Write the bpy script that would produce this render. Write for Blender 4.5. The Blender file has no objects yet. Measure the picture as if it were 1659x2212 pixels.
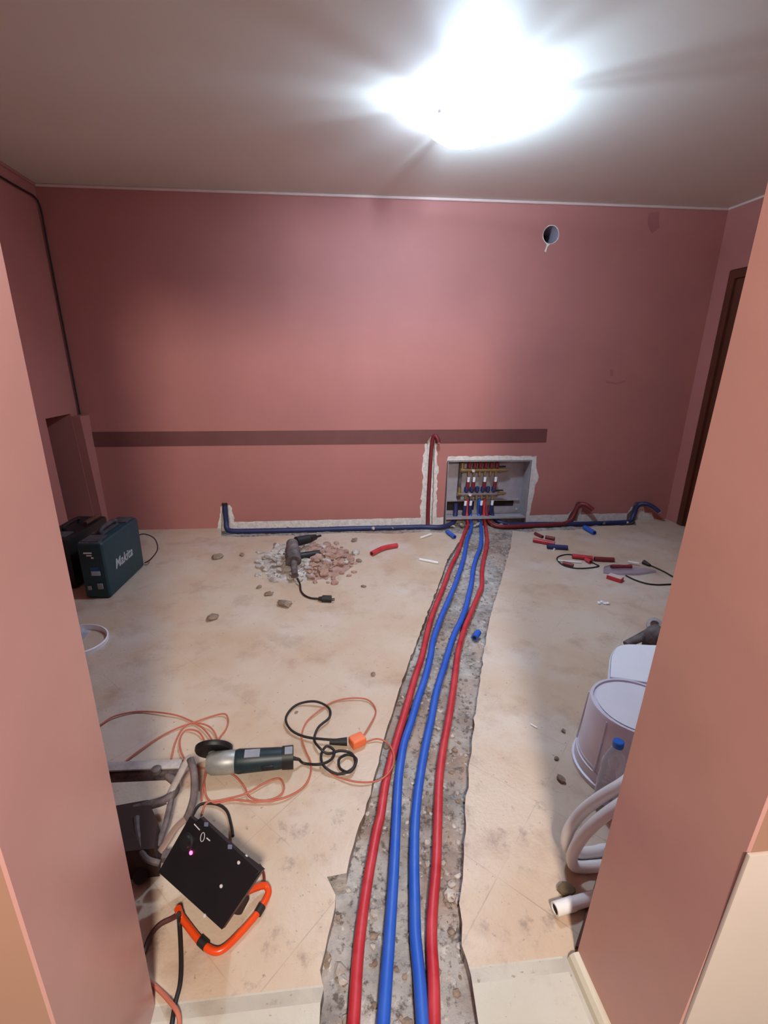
import bpy, bmesh, math, random
from mathutils import Vector, Matrix, noise
from mathutils.geometry import delaunay_2d_cdt

random.seed(7)
SC = bpy.context.scene
COL = SC.collection

# ------------------------------------------------------------------ camera, light, exposure
F, PITCH, YAW, ROLL, CAMZ = 1009.77, 0.32227, -0.10561, 0.01366, 1.31371
CX, CY, IW, IH = 786.27, 1123.7, 1659.0, 2212.0
fw = Vector((-math.sin(YAW)*math.cos(PITCH), math.cos(YAW)*math.cos(PITCH), -math.sin(PITCH)))
rt = Vector((math.cos(YAW), math.sin(YAW), 0)); up = rt.cross(fw)
rt2 = math.cos(ROLL)*rt + math.sin(ROLL)*up
up2 = -math.sin(ROLL)*rt + math.cos(ROLL)*up
cam_d = bpy.data.cameras.new('camera'); cam = bpy.data.objects.new('camera', cam_d); COL.objects.link(cam)
cam.matrix_world = Matrix(((rt2.x, up2.x, -fw.x, 0), (rt2.y, up2.y, -fw.y, 0), (rt2.z, up2.z, -fw.z, CAMZ), (0, 0, 0, 1)))
cam_d.sensor_fit = 'VERTICAL'; cam_d.sensor_height = 36; cam_d.lens = F/IH*36
cam_d.shift_x = (IW/2-CX)/IH; cam_d.shift_y = (CY-IH/2)/IH
cam_d.clip_start = 0.02; cam_d.clip_end = 60
SC.camera = cam

SC.view_settings.view_transform = 'Standard'; SC.view_settings.look = 'None'
SC.view_settings.gamma = 1.0; SC.view_settings.use_curve_mapping = False
SC.view_settings.exposure = 0.0
SC.cycles.use_denoising = True
SC.cycles.max_bounces = 8; SC.cycles.caustics_reflective = False; SC.cycles.caustics_refractive = False

w = bpy.data.worlds.new('world'); SC.world = w; w.use_nodes = True
w.node_tree.nodes['Background'].inputs[0].default_value = (0.9, 0.8, 0.75, 1)
w.node_tree.nodes['Background'].inputs[1].default_value = 0.005

LAMP = Vector((0.71, 2.52, 2.355))        # ceiling lamp of the room
HALL = Vector((0.115, -0.985, 2.24))      # ceiling lamp of the hall behind the camera
def point_light(name, loc, power, col, rad):
    l = bpy.data.lights.new(name, 'POINT'); l.energy = power; l.color = col; l.shadow_soft_size = rad
    o = bpy.data.objects.new(name, l); COL.objects.link(o); o.location = loc
    return o
point_light('room_light', LAMP, 215, (0.57, 0.79, 1.0), 0.028)
point_light('hall_light', HALL, 345, (1.0, 0.89, 0.79), 0.13)

def ray(px, py):
    return (px-CX)/F*rt2 - (py-CY)/F*up2 + fw
EYE = Vector((0, 0, CAMZ))
def at(px, py, z=0.0):                     # a point of the photograph at height z
    d = ray(px, py); return EYE + d*((z-CAMZ)/d.z)
def atY(px, py, Y):
    d = ray(px, py); return EYE + d*(Y/d.y)
def atplane(px, py, p0, n):
    d = ray(px, py); return EYE + d*((p0-EYE).dot(n)/d.dot(n))

# ------------------------------------------------------------------ materials
def lin(c):
    return tuple(((v/255)/12.92 if v/255 <= .04045 else ((v/255+.055)/1.055)**2.4) for v in c)
MATS = {}
def mat(name, rgb, rough=0.6, metal=0.0, var=0.12, scale=8.0, bump=0.0, bscale=40.0, rgb2=None, spec=None, trans=0.0, alpha=1.0, emit=None, estr=0.0, detail=4):
    if name in MATS: return MATS[name]
    m = bpy.data.materials.new(name); m.use_nodes = True; MATS[name] = m
    nt = m.node_tree; N = nt.nodes; L = nt.links; b = N['Principled BSDF']
    c1 = lin(rgb); c2 = lin(rgb2) if rgb2 else tuple(max(0, v*(1-var*2.2)) for v in c1)
    tc = N.new('ShaderNodeTexCoord'); no = N.new('ShaderNodeTexNoise')
    no.inputs['Scale'].default_value = scale; no.inputs['Detail'].default_value = detail; no.inputs['Roughness'].default_value = .6
    L.new(tc.outputs['Object'], no.inputs['Vector'])
    rp = N.new('ShaderNodeValToRGB'); rp.color_ramp.elements[0].position = .3; rp.color_ramp.elements[1].position = .7
    rp.color_ramp.elements[0].color = (*c2, 1); rp.color_ramp.elements[1].color = (*c1, 1)
    L.new(no.outputs['Fac'], rp.inputs[0]); L.new(rp.outputs[0], b.inputs['Base Color'])
    b.inputs['Roughness'].default_value = rough; b.inputs['Metallic'].default_value = metal
    if spec is not None: b.inputs['Specular IOR Level'].default_value = spec
    if trans: b.inputs['Transmission Weight'].default_value = trans
    if alpha < 1: b.inputs['Alpha'].default_value = alpha
    if emit: b.inputs['Emission Color'].default_value = (*lin(emit), 1); b.inputs['Emission Strength'].default_value = estr
    if bump:
        n2 = N.new('ShaderNodeTexNoise'); n2.inputs['Scale'].default_value = bscale; n2.inputs['Detail'].default_value = 6
        L.new(tc.outputs['Object'], n2.inputs['Vector'])
        bp = N.new('ShaderNodeBump'); bp.inputs['Strength'].default_value = bump; bp.inputs['Distance'].default_value = .01
        L.new(n2.outputs['Fac'], bp.inputs['Height']); L.new(bp.outputs[0], b.inputs['Normal'])
    return m

M_pink = mat('pink_paint', (180, 116, 108), .7, var=.05, scale=1.6, bump=.03, bscale=60)
M_jamb = mat('pink_gloss_paint', (199, 148, 139), .27, var=.06, scale=2.2, bump=.05, bscale=9)
M_hall = mat('hall_tan_paint', (160, 118, 98), .5, var=.03, scale=2)
M_halltile = mat('hall_beige_tile', (196, 180, 170), .35, var=.04, scale=3)
M_ceil = mat('ceiling_paint', (228, 224, 214), .6, var=.03, scale=1.2)
M_trimw = mat('crown_bead', (226, 196, 188), .5, var=.04)
M_plaster = mat('broken_plaster', (238, 228, 220), .9, var=.14, scale=30, bump=.5, bscale=60)
M_cream = mat('cream_skirting', (206, 196, 176), .4, var=.05)
M_stripe = mat('brown_paint', (116, 68, 66), .5, var=.08, scale=5)
M_dark = mat('void_shade', (40, 26, 24), .9, var=.1)  # near-black, unlit depth of vent and slots put into the colour
M_browndoor = mat('brown_door_wood', (92, 44, 28), .5, var=.15, scale=6)
def concrete_material():
    m = bpy.data.materials.new('trench_concrete'); m.use_nodes = True; nt = m.node_tree; N = nt.nodes; L = nt.links
    b = N['Principled BSDF']; b.inputs['Roughness'].default_value = .95; tc = N.new('ShaderNodeTexCoord')
    def nz(sc, det, off=0.0, rg=.6):
        mp = N.new('ShaderNodeMapping'); mp.inputs[1].default_value = (off, off*.7, 0); L.new(tc.outputs['Object'], mp.inputs[0])
        n = N.new('ShaderNodeTexNoise'); n.inputs['Scale'].default_value = sc; n.inputs['Detail'].default_value = det; n.inputs['Roughness'].default_value = rg
        L.new(mp.outputs[0], n.inputs['Vector']); return n.outputs['Fac']
    def rmp(f, a, c, lo=0.0, hi=1.0):
        r = N.new('ShaderNodeMapRange'); r.inputs[1].default_value = a; r.inputs[2].default_value = c; r.inputs[3].default_value = lo; r.inputs[4].default_value = hi; L.new(f, r.inputs[0]); return r.outputs[0]
    def mix(f, a, c):
        n = N.new('ShaderNodeMix'); n.data_type = 'RGBA'; L.new(f, n.inputs[0])
        for i_, v in ((6, a), (7, c)):
            if isinstance(v, tuple): n.inputs[i_].default_value = (*lin(v), 1)
            else: L.new(v, n.inputs[i_])
        return n.outputs[2]
    c = mix(rmp(nz(9, 8), .32, .68), (136, 130, 126), (190, 184, 180))
    c = mix(rmp(nz(2.6, 5, 3.0), .46, .62, 0, .75), c, (172, 144, 126))
    c = mix(rmp(nz(3.6, 6, 9.0), .52, .66, 0, .75), c, (128, 104, 92))
    c = mix(rmp(nz(38, 6, 5.0, .7), .52, .62, 0, .85), c, (84, 74, 70))
    c = mix(rmp(nz(26, 6, 15.0, .7), .58, .68, 0, .7), c, (222, 216, 210))
    L.new(c, b.inputs['Base Color'])
    bp = N.new('ShaderNodeBump'); bp.inputs['Strength'].default_value = .7; bp.inputs['Distance'].default_value = .01
    L.new(nz(60, 8), bp.inputs['Height']); L.new(bp.outputs[0], b.inputs['Normal']); return m
M_concrete = concrete_material()
M_grit = mat('grey_grit', (206, 198, 192), .95, scale=30, bump=.5, bscale=60, rgb2=(150, 136, 128))
M_brick = mat('brick_dust', (180, 146, 132), .95, scale=25, rgb2=(146, 112, 98), bump=.4)
M_stone = mat('loose_stone', (158, 138, 122), .95, scale=30, rgb2=(112, 92, 80), bump=.4)
M_red = mat('red_pipe_sleeve', (174, 31, 43), .45, scale=16, rgb2=(196, 66, 72))
M_redd = mat('dark_red_pipe_sleeve', (122, 36, 42), .5, var=.08, scale=9)
M_blue = mat('blue_pipe_sleeve', (30, 84, 190), .45, scale=14, rgb2=(52, 98, 192))
M_blued = mat('dark_blue_pipe_sleeve', (42, 48, 96), .5, var=.12, scale=12)
M_pex = mat('white_pipe', (236, 232, 230), .35, var=.03)
M_boreshade = mat('pipe_bore_shade', (14, 12, 14), .8, var=.05)  # near-black, shade of the hollow put into the colour
M_galv = mat('galvanised_steel', (186, 178, 182), .5, metal=.25, var=.1, scale=14)
M_brass = mat('brass', (190, 160, 110), .35, metal=.8, var=.1, scale=30)
M_nickel = mat('nickel', (200, 190, 186), .3, metal=.8, var=.1, scale=30)
M_black = mat('black_plastic', (26, 24, 27), .5, var=.1, scale=12)
M_blackm = mat('black_sheet_metal', (24, 23, 27), .42, var=.15, scale=9)
M_rubber = mat('black_rubber', (34, 28, 26), .6, var=.1)
M_teal = mat('teal_plastic', (20, 62, 72), .5, var=.12, scale=9)
M_tealt = mat('teal_plastic_dusty', (96, 112, 116), .7, scale=16, rgb2=(52, 64, 70))
M_casedust = mat('black_plastic_dusty', (86, 80, 84), .7, scale=22, rgb2=(44, 42, 48))
M_teald = mat('dark_teal_plastic', (24, 50, 56), .45, scale=16, rgb2=(16, 32, 38))
M_silver = mat('cast_aluminium', (176, 176, 172), .45, metal=.4, var=.15, scale=20)
M_greyp = mat('grey_label', (150, 152, 162), .5, var=.12, scale=40)
M_white = mat('white_plastic', (240, 240, 246), .35, var=.02)
M_groove = mat('blue_grey_groove', (140, 146, 176), .6, var=.05)
M_bucket = mat('translucent_plastic', (228, 224, 238), .4, var=.05, scale=7, trans=.08)
M_lidw = mat('frosted_white_plastic', (232, 230, 238), .4, var=.03, scale=6)
M_bluelab = mat('blue_label', (40, 84, 150), .5)
M_bluecap = mat('blue_cap', (24, 104, 200), .4, var=.05)
M_orange = mat('orange_enamel', (226, 74, 24), .3, var=.05)
M_ocord = mat('orange_cord', (190, 106, 84), .6, var=.06)
M_oplug = mat('orange_plug', (240, 120, 70), .5, var=.05)
M_dust = mat('dusty_dark_metal', (118, 104, 104), .7, scale=24, rgb2=(54, 46, 48), bump=.2)
M_rail = mat('dusty_grey_metal', (190, 182, 178), .6, scale=22, rgb2=(150, 140, 138))
M_brownm = mat('dark_brown_body', (58, 34, 30), .7, var=.2, scale=9)
M_screw = mat('bright_screw', (230, 230, 232), .25, metal=.3, var=.02)
M_woodgap = mat('wood_and_gap_brown', (104, 62, 48), .8, var=.2, scale=20)  # wooden stick, also the sheet standing for the shaded wall-foot hole
M_card = mat('red_packet', (190, 44, 50), .5, var=.05)
M_cardw = mat('packet_white', (214, 196, 190), .5, var=.05)
M_led = mat('led_pink', (255, 90, 150), .4, emit=(255, 60, 130), estr=9)
def lamp_glass():
    m = bpy.data.materials.new('lit_lamp_glass'); m.use_nodes = True; nt = m.node_tree; N = nt.nodes; L = nt.links
    N.remove(N['Principled BSDF']); e = N.new('ShaderNodeEmission'); e.inputs[0].default_value = (*lin((206, 228, 255)), 1); e.inputs[1].default_value = 65
    t = N.new('ShaderNodeBsdfTransparent'); mx = N.new('ShaderNodeMixShader'); mx.inputs[0].default_value = .65
    L.new(t.outputs[0], mx.inputs[1]); L.new(e.outputs[0], mx.inputs[2]); L.new(mx.outputs[0], N['Material Output'].inputs[0]); return m
M_lampg = lamp_glass()
M_lampm = mat('lamp_white_metal', (230, 232, 236), .4)
M_conduit = mat('dark_conduit', (40, 22, 20), .6)

def clear_plastic(name, rgb, mixf):
    m = bpy.data.materials.new(name); m.use_nodes = True; nt = m.node_tree; N = nt.nodes; L = nt.links
    b = N['Principled BSDF']; b.inputs['Base Color'].default_value = (*lin(rgb), 1); b.inputs['Roughness'].default_value = .08
    t = N.new('ShaderNodeBsdfTransparent'); mx = N.new('ShaderNodeMixShader')
    fr = N.new('ShaderNodeFresnel'); fr.inputs[0].default_value = 1.4
    ad = N.new('ShaderNodeMath'); ad.operation = 'ADD'; ad.inputs[1].default_value = mixf; ad.use_clamp = True
    L.new(fr.outputs[0], ad.inputs[0]); L.new(ad.outputs[0], mx.inputs[0])
    L.new(t.outputs[0], mx.inputs[1]); L.new(b.outputs[0], mx.inputs[2]); L.new(mx.outputs[0], N['Material Output'].inputs[0])
    return m
M_pet = clear_plastic('clear_bottle_plastic', (226, 232, 242), .12)
M_bag = clear_plastic('clear_film', (180, 160, 170), .30)

def floor_material():
    m = bpy.data.materials.new('beige_floor_tiles'); m.use_nodes = True; nt = m.node_tree; N = nt.nodes; L = nt.links
    b = N['Principled BSDF']; b.inputs['Roughness'].default_value = .38
    tc = N.new('ShaderNodeTexCoord'); sp = N.new('ShaderNodeSeparateXYZ'); L.new(tc.outputs['Object'], sp.inputs[0])
    def M(op, a, bb=None, c=None, clamp=False):
        n = N.new('ShaderNodeMath'); n.operation = op; n.use_clamp = clamp
        for i, v in enumerate((a, bb, c)):
            if v is None: continue
            if isinstance(v, (int, float)): n.inputs[i].default_value = v
            else: L.new(v, n.inputs[i])
        return n.outputs[0]
    x, y = sp.outputs[0], sp.outputs[1]
    def line(v, off, per, wd):          # 1 on the grout line
        q = M('FRACT', M('DIVIDE', M('ADD', v, 40*per-off), per))
        dd = M('MULTIPLY', M('ABSOLUTE', M('SUBTRACT', q, .5)), per)
        return M('GREATER_THAN', dd, per/2-wd)
    s, dmi = M('ADD', x, y), M('SUBTRACT', y, x)
    diag = M('MAXIMUM', line(s, .895, .424, .0022), line(dmi, .385, .424, .0022))
    hallm = M('LESS_THAN', y, .665)
    straight = M('MAXIMUM', M('LESS_THAN', M('ABSOLUTE', M('SUBTRACT', y, .648)), .013), M('LESS_THAN', M('ABSOLUTE', M('SUBTRACT', x, .565)), .012))
    grout = M('ADD', M('MULTIPLY', diag, M('SUBTRACT', 1.0, hallm)), M('MULTIPLY', straight, hallm), clamp=True)
    def nz(scale, det, rough=.6):
        n = N.new('ShaderNodeTexNoise'); n.inputs['Scale'].default_value = scale; n.inputs['Detail'].default_value = det; n.inputs['Roughness'].default_value = rough
        L.new(tc.outputs['Object'], n.inputs['Vector']); return n.outputs['Fac']
    def ramp(f, p0, p1):
        r = N.new('ShaderNodeMapRange'); r.inputs[1].default_value = p0; r.inputs[2].default_value = p1; L.new(f, r.inputs[0]); return r.outputs[0]
    def mix(f, a, c):
        n = N.new('ShaderNodeMix'); n.data_type = 'RGBA'; L.new(f, n.inputs[0])
        for i, v in ((6, a), (7, c)):
            if isinstance(v, tuple): n.inputs[i].default_value = (*lin(v), 1)
            else: L.new(v, n.inputs[i])
        return n.outputs[2]
    c = mix(ramp(nz(2.2, 4), .35, .68), (194, 168, 143), (206, 190, 173))
    c = mix(M('MULTIPLY', ramp(nz(1.1, 5), .55, .75), .5), c, (174, 138, 106))
    c = mix(M('MULTIPLY', ramp(nz(5.0, 6), .56, .74), .5), c, (150, 114, 94))
    c = mix(M('MULTIPLY', ramp(nz(1.7, 4), .52, .7), .6), c, (210, 202, 196))
    c = mix(hallm, c, mix(ramp(nz(3, 4), .3, .7), (188, 180, 164), (200, 194, 184)))
    near = M('MULTIPLY', M('LESS_THAN', y, 1.15), M('GREATER_THAN', y, .64))
    c = mix(M('MULTIPLY', M('MULTIPLY', ramp(nz(13, 7, .7), .56, .68), .55), near), c, (122, 106, 98))
    c = mix(M('MULTIPLY', ramp(nz(3.3, 8, .72), .54, .66), .4), c, (152, 124, 104))
    c = mix(M('MULTIPLY', ramp(nz(60, 3), .66, .72), .6), c, (120, 92, 76))
    c = mix(M('MULTIPLY', M('MULTIPLY', grout, ramp(nz(6, 3), .35, .7)), M('SUBTRACT', .5, M('MULTIPLY', M('GREATER_THAN', y, 1.3), .25))), c, (128, 112, 102))
    L.new(c, b.inputs['Base Color'])
    bp = N.new('ShaderNodeBump'); bp.inputs['Strength'].default_value = .15; bp.inputs['Distance'].default_value = .01
    L.new(nz(70, 5), bp.inputs['Height']); L.new(bp.outputs[0], b.inputs['Normal'])
    return m
M_floor = floor_material()

# ------------------------------------------------------------------ mesh helpers
ORG = {}
def catmull(pts, n=6, closed=False):
    P = [Vector(p) for p in pts]; out = []
    m = len(P); rng = range(m if closed else m-1)
    for i in rng:
        if closed: p0, p1, p2, p3 = P[(i-1) % m], P[i], P[(i+1) % m], P[(i+2) % m]
        else: p0, p1, p2, p3 = P[max(i-1, 0)], P[i], P[i+1], P[min(i+2, m-1)]
        for k in range(n):
            t = k/n
            out.append(.5*((2*p1)+(p2-p0)*t+(2*p0-5*p1+4*p2-p3)*t*t+(3*p1-p0-3*p2+p3)*t**3))
    if not closed: out.append(P[-1])
    return out
def frame(z, x=None):
    z = Vector(z).normalized(); x = Vector(x) if x is not None else (Vector((1, 0, 0)) if abs(z.x) < .9 else Vector((0, 1, 0)))
    y = z.cross(x).normalized(); x = y.cross(z)
    return Matrix((x, y, z)).transposed()
class MB:
    def __init__(self): self.v = []; self.f = []; self.m = []; self.mi = 0
    def add(self, v, f):
        o = len(self.v); self.v += [Vector(p) for p in v]
        for q in f: self.f.append([i+o for i in q]); self.m.append(self.mi)
        return self
    def box(self, c, s, R=None, bevel=0.0, seg=2):
        bm = bmesh.new(); bmesh.ops.create_cube(bm, size=1)
        for v in bm.verts: v.co = Vector((v.co.x*s[0], v.co.y*s[1], v.co.z*s[2]))
        if bevel: bmesh.ops.bevel(bm, geom=list(bm.edges), offset=bevel, segments=seg, profile=.6, affect='EDGES')
        R = R or Matrix.Identity(3); c = Vector(c)
        bm.verts.index_update()
        self.add([R @ v.co + c for v in bm.verts], [[v.index for v in f.verts] for f in bm.faces]); bm.free(); return self
    def b(self, x0, x1, y0, y1, z0, z1, bevel=0.0):
        return self.box(((x0+x1)/2, (y0+y1)/2, (z0+z1)/2), (x1-x0, y1-y0, z1-z0), bevel=bevel)
    def cyl(self, p0, p1, r0, r1=None, n=20, cap=True):
        p0, p1 = Vector(p0), Vector(p1); r1 = r0 if r1 is None else r1; R = frame(p1-p0)
        v = []
        for p, r in ((p0, r0), (p1, r1)):
            v += [p + R @ Vector((r*math.cos(2*math.pi*k/n), r*math.sin(2*math.pi*k/n), 0)) for k in range(n)]
        f = [[k, (k+1) % n, n+(k+1) % n, n+k] for k in range(n)]
        if cap: f += [list(range(n))[::-1], list(range(n, 2*n))]
        return self.add(v, f)
    def tube(self, pts, r, n=10, closed=False, sub=6, flat=1.0):
        P = catmull(pts, sub, closed) if sub else [Vector(p) for p in pts]
        m = len(P); v = []; X = None
        rr = r if callable(r) else (lambda t: r)
        for i in range(m):
            t = (P[(i+1) % m]-P[i-1]) if closed else (P[min(i+1, m-1)]-P[max(i-1, 0)])
            if t.length < 1e-9: t = Vector((0, 0, 1))
            t.normalize()
            if X is None:
                X = Vector((0, 0, 1)) if abs(t.z) < .9 else Vector((1, 0, 0))
            X = (X - t*X.dot(t))
            if X.length < 1e-6: X = t.orthogonal()
            X.normalize(); Y = t.cross(X)
            R_ = rr(i/max(1, m-1))
            v += [P[i] + (X*math.cos(2*math.pi*k/n)*flat + Y*math.sin(2*math.pi*k/n))*R_ for k in range(n)]
        f = []
        for i in range(m if closed else m-1):
            j = (i+1) % m
            f += [[i*n+k, i*n+(k+1) % n, j*n+(k+1) % n, j*n+k] for k in range(n)]
        if not closed: f += [list(range(n))[::-1], [(m-1)*n+k for k in range(n)]]
        return self.add(v, f)
    def lathe(self, prof, o, R=None, n=32):
        R = R or Matrix.Identity(3); o = Vector(o); v = []; f = []
        for r, z in prof:
            v += [o + R @ Vector((r*math.cos(2*math.pi*k/n), r*math.sin(2*math.pi*k/n), z)) for k in range(n)]
        for i in range(len(prof)-1):
            f += [[i*n+k, i*n+(k+1) % n, (i+1)*n+(k+1) % n, (i+1)*n+k] for k in range(n)]
        if prof[0][0] > 1e-4: f.append(list(range(n))[::-1])
        if prof[-1][0] > 1e-4: f.append([(len(prof)-1)*n+k for k in range(n)])
        return self.add(v, f)
    def hull(self, loops):                 # stacked loops of equal length, capped
        n = len(loops[0]); v = [p for l in loops for p in l]; f = []
        for i in range(len(loops)-1):
            f += [[i*n+k, i*n+(k+1) % n, (i+1)*n+(k+1) % n, (i+1)*n+k] for k in range(n)]
        f += [list(range(n))[::-1], [(len(loops)-1)*n+k for k in range(n)]]
        return self.add(v, f)
    def lump(self, c, s, seed=0, sub=2, rough=.35):
        bm = bmesh.new(); bmesh.ops.create_icosphere(bm, subdivisions=sub, radius=1)
        a = random.random()*6.28; R = Matrix.Rotation(a, 3, 'Z'); c = Vector(c); sd = Vector((seed*3.7, seed*1.3, seed*.7))
        bm.verts.index_update()
        v = []
        for q in bm.verts:
            p = q.co*(1+rough*noise.noise(q.co*1.7+sd))
            v.append(R @ Vector((p.x*s[0], p.y*s[1], p.z*s[2])) + c)
        self.add(v, [[x.index for x in f.verts] for f in bm.faces]); bm.free(); return self
    def build(self, name, mats, parent=None, loc=None, smooth=35):
        if not isinstance(mats, (list, tuple)): mats = [mats]
        if loc is None:
            if parent: loc = ORG[parent.name]
            else:
                xs = [p.x for p in self.v]; ys = [p.y for p in self.v]; zs = [p.z for p in self.v]
                loc = Vector(((min(xs)+max(xs))/2, (min(ys)+max(ys))/2, min(zs)))
        loc = Vector(loc)
        me = bpy.data.meshes.new(name)
        me.from_pydata([tuple(p-loc) for p in self.v], [], self.f)
        for m in mats: me.materials.append(m)
        me.polygons.foreach_set('material_index', self.m)
        bm = bmesh.new(); bm.from_mesh(me); bmesh.ops.recalc_face_normals(bm, faces=bm.faces); bm.to_mesh(me); bm.free()
        if smooth:
            me.polygons.foreach_set('use_smooth', [True]*len(me.polygons)); me.set_sharp_from_angle(angle=math.radians(smooth))
        o = bpy.data.objects.new(name, me); COL.objects.link(o)
        if parent:
            o.parent = parent; o.location = loc - ORG[parent.name]
        else: o.location = loc
        ORG[o.name] = loc
        return o
def tag(o, label, cat, group=None, kind=None):
    o['label'] = label; o['category'] = cat
    if group: o['group'] = group
    if kind: o['kind'] = kind
    return o
def thing(name, label, cat, loc, group=None):
    o = bpy.data.objects.new(name, None); COL.objects.link(o); o.location = loc; o.empty_display_size = .05
    ORG[o.name] = Vector(loc); return tag(o, label, cat, group)
def struct(o, label=None):
    o['kind'] = 'structure'
    if label: o['label'] = label
    return o
def inpoly(x, y, P):
    c = False; j = len(P)-1
    for i in range(len(P)):
        xi, yi = P[i][0], P[i][1]; xj, yj = P[j][0], P[j][1]
        if (yi > y) != (yj > y) and x < (xj-xi)*(y-yi)/(yj-yi)+xi: c = not c
        j = i
    return c
def plate(mb, outer, holes, bands, to3, to_side, base=0, side=1):
    """flat sheet with cut-outs. holes = [(loop, depth, bottom_material or None, side_material)], bands = [(loop, material)]"""
    vs = []; es = []
    for lp in [outer]+[h[0] for h in holes]+[b[0] for b in bands]:
        o = len(vs); vs += [Vector((p[0], p[1])) for p in lp]; es += [(o+i, o+(i+1) % len(lp)) for i in range(len(lp))]
    V, E_, Fc, *_ = delaunay_2d_cdt(vs, es, [], 0, 1e-5)
    off = len(mb.v); mb.v += [to3(p.x, p.y) for p in V]
    for f in Fc:
        c = sum((V[i] for i in f), Vector((0, 0)))/len(f)
        if not inpoly(c.x, c.y, outer) or any(inpoly(c.x, c.y, h[0]) for h in holes): continue
        mi = base
        for lp, m_ in bands:
            if inpoly(c.x, c.y, lp): mi = m_
        mb.f.append([i+off for i in f]); mb.m.append(mi)
    for lp, d, bm_, sm in holes:
        o = len(mb.v); n = len(lp)
        mb.v += [to3(p[0], p[1]) for p in lp] + [to_side(p[0], p[1], d) for p in lp]
        for i in range(n): mb.f.append([o+i, o+(i+1) % n, o+n+(i+1) % n, o+n+i]); mb.m.append(sm)
        if bm_ is not None:
            V2, _, F2, *_ = delaunay_2d_cdt([Vector((p[0], p[1])) for p in lp], [(i, (i+1) % n) for i in range(n)], [], 0, 1e-5)
            o2 = len(mb.v); mb.v += [to_side(p.x, p.y, d) for p in V2]
            for f in F2:
                c = sum((V2[i] for i in f), Vector((0, 0)))/len(f)
                if inpoly(c.x, c.y, lp): mb.f.append([i+o2 for i in f]); mb.m.append(bm_)
def rag(loop, amp, step, seed=0):          # ragged outline
    out = []; n = len(loop)
    for i in range(n):
        a, b = Vector(loop[i][:2]), Vector(loop[(i+1) % n][:2]); k = max(1, int((b-a).length/step))
        for j in range(k):
            p = a.lerp(b, j/k); nn = noise.noise(Vector((p.x*31+seed, p.y*31, seed))); n2 = noise.noise(Vector((p.x*31-seed, p.y*31+7, seed+5)))
            out.append((p.x+nn*amp*1.6, p.y+n2*amp*1.6))
    return out

# ------------------------------------------------------------------ setting
YB = 3.778; HL, HR = 2.40, 2.461
LT, LB, RT, RB = -1.787, -1.751, 3.127, 3.190
JL, JR, JF, JN, HD = -.3666, .586, .665, .418, 2.05
def hz(x): return HL + (HR-HL)*(x-LT)/(RT-LT)

tl = [(1000,1153),(993.6,1167),(966,1209),(950,1256),(920,1334),(900,1386),(863,1487),(838,1566),(827,1606),(805,1695),(779,1780),(753,1852),(749,1886),(704,1893),(727,1930),(718,1988),(692,2098),(698,2136),(692,2165),(689,2211)]
tr = [(1107,1146),(1103,1181),(1084,1250),(1061,1323),(1049,1384),(1044,1418),(1028,1530),(1017,1630),(1008,1718),(1004,1798),(994,1953),(999,2040),(1016,2107),(1035,2211)]
cl = [(472,1143),(478,1158),(520,1160),(600,1157),(650,1159),(700,1153),(760,1151),(850,1153),(920,1149),(985,1152)]
cr = [(1140,1150),(1190,1145),(1240,1145),(1300,1136),(1375,1135),(1388,1127)]
def pl(L_): return [tuple(at(a, b)[:2]) for a, b in L_]
trench = [(pl(cl)[0][0], YB+.05)] + pl(cl)[1:] + pl(tl) + [(-.02, .2), (-.06, -1.2), (.34, -1.2), (.30, .2)] + pl(tr)[::-1] + pl(cr)[:-1] + [(pl(cr)[-1][0], YB+.05)]
def ragsoft(loop, amp, step):
    return rag(loop, amp, step, 3.3)
trench = ragsoft(trench, .004, .03)
mb = MB()
plate(mb, [(-2.0, -1.95), (3.45, -1.95), (3.45, YB+.15), (-2.0, YB+.15)], [(trench, .045, None, 1)], [],
      lambda x, y: Vector((x, y, 0)), lambda x, y, d: Vector((x, y, -d)))
struct(mb.build('floor', [M_floor, M_concrete], loc=(0, 0, 0), smooth=0), 'beige diagonal floor tiles')

# the open trench bed
bx0, bx1, by0, by1, st = min(p[0] for p in trench)-.03, max(p[0] for p in trench)+.03, -1.2, YB+.07, .014
mb = MB(); idx = {}
def bed_z(x, y):
    v = Vector((x, y, 0)); return -.036 + .010*noise.noise(v*7) + .007*noise.noise(v*24) + .004*noise.noise(v*60)
big = trench
nx, ny = int((bx1-bx0)/st), int((by1-by0)/st)
keep = set()
for j in range(ny):
    y = by0+j*st
    for i in range(nx):
        x = bx0+i*st
        if y < 3.4 and (x < -.35 or x > 1.9): continue
        if inpoly(x+st/2, y+st/2, big): keep.add((i, j))
grow = {(i+a, j+b_) for i, j in keep for a in (-1, 0, 1) for b_ in (-1, 0, 1)}
for (i, j) in grow:
    q = []
    for a, b_ in ((0, 0), (1, 0), (1, 1), (0, 1)):
        k = (i+a, j+b_)
        if k not in idx:
            x, y = bx0+k[0]*st, by0+k[1]*st; idx[k] = len(mb.v); mb.v.append(Vector((x, y, bed_z(x, y))))
        q.append(idx[k])
    mb.f.append(q); mb.m.append(0)
struct(mb.build('trench_bed', M_concrete, loc=(0, 0, 0), smooth=60), 'rough grey concrete bed of the open pipe trench')

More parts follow.
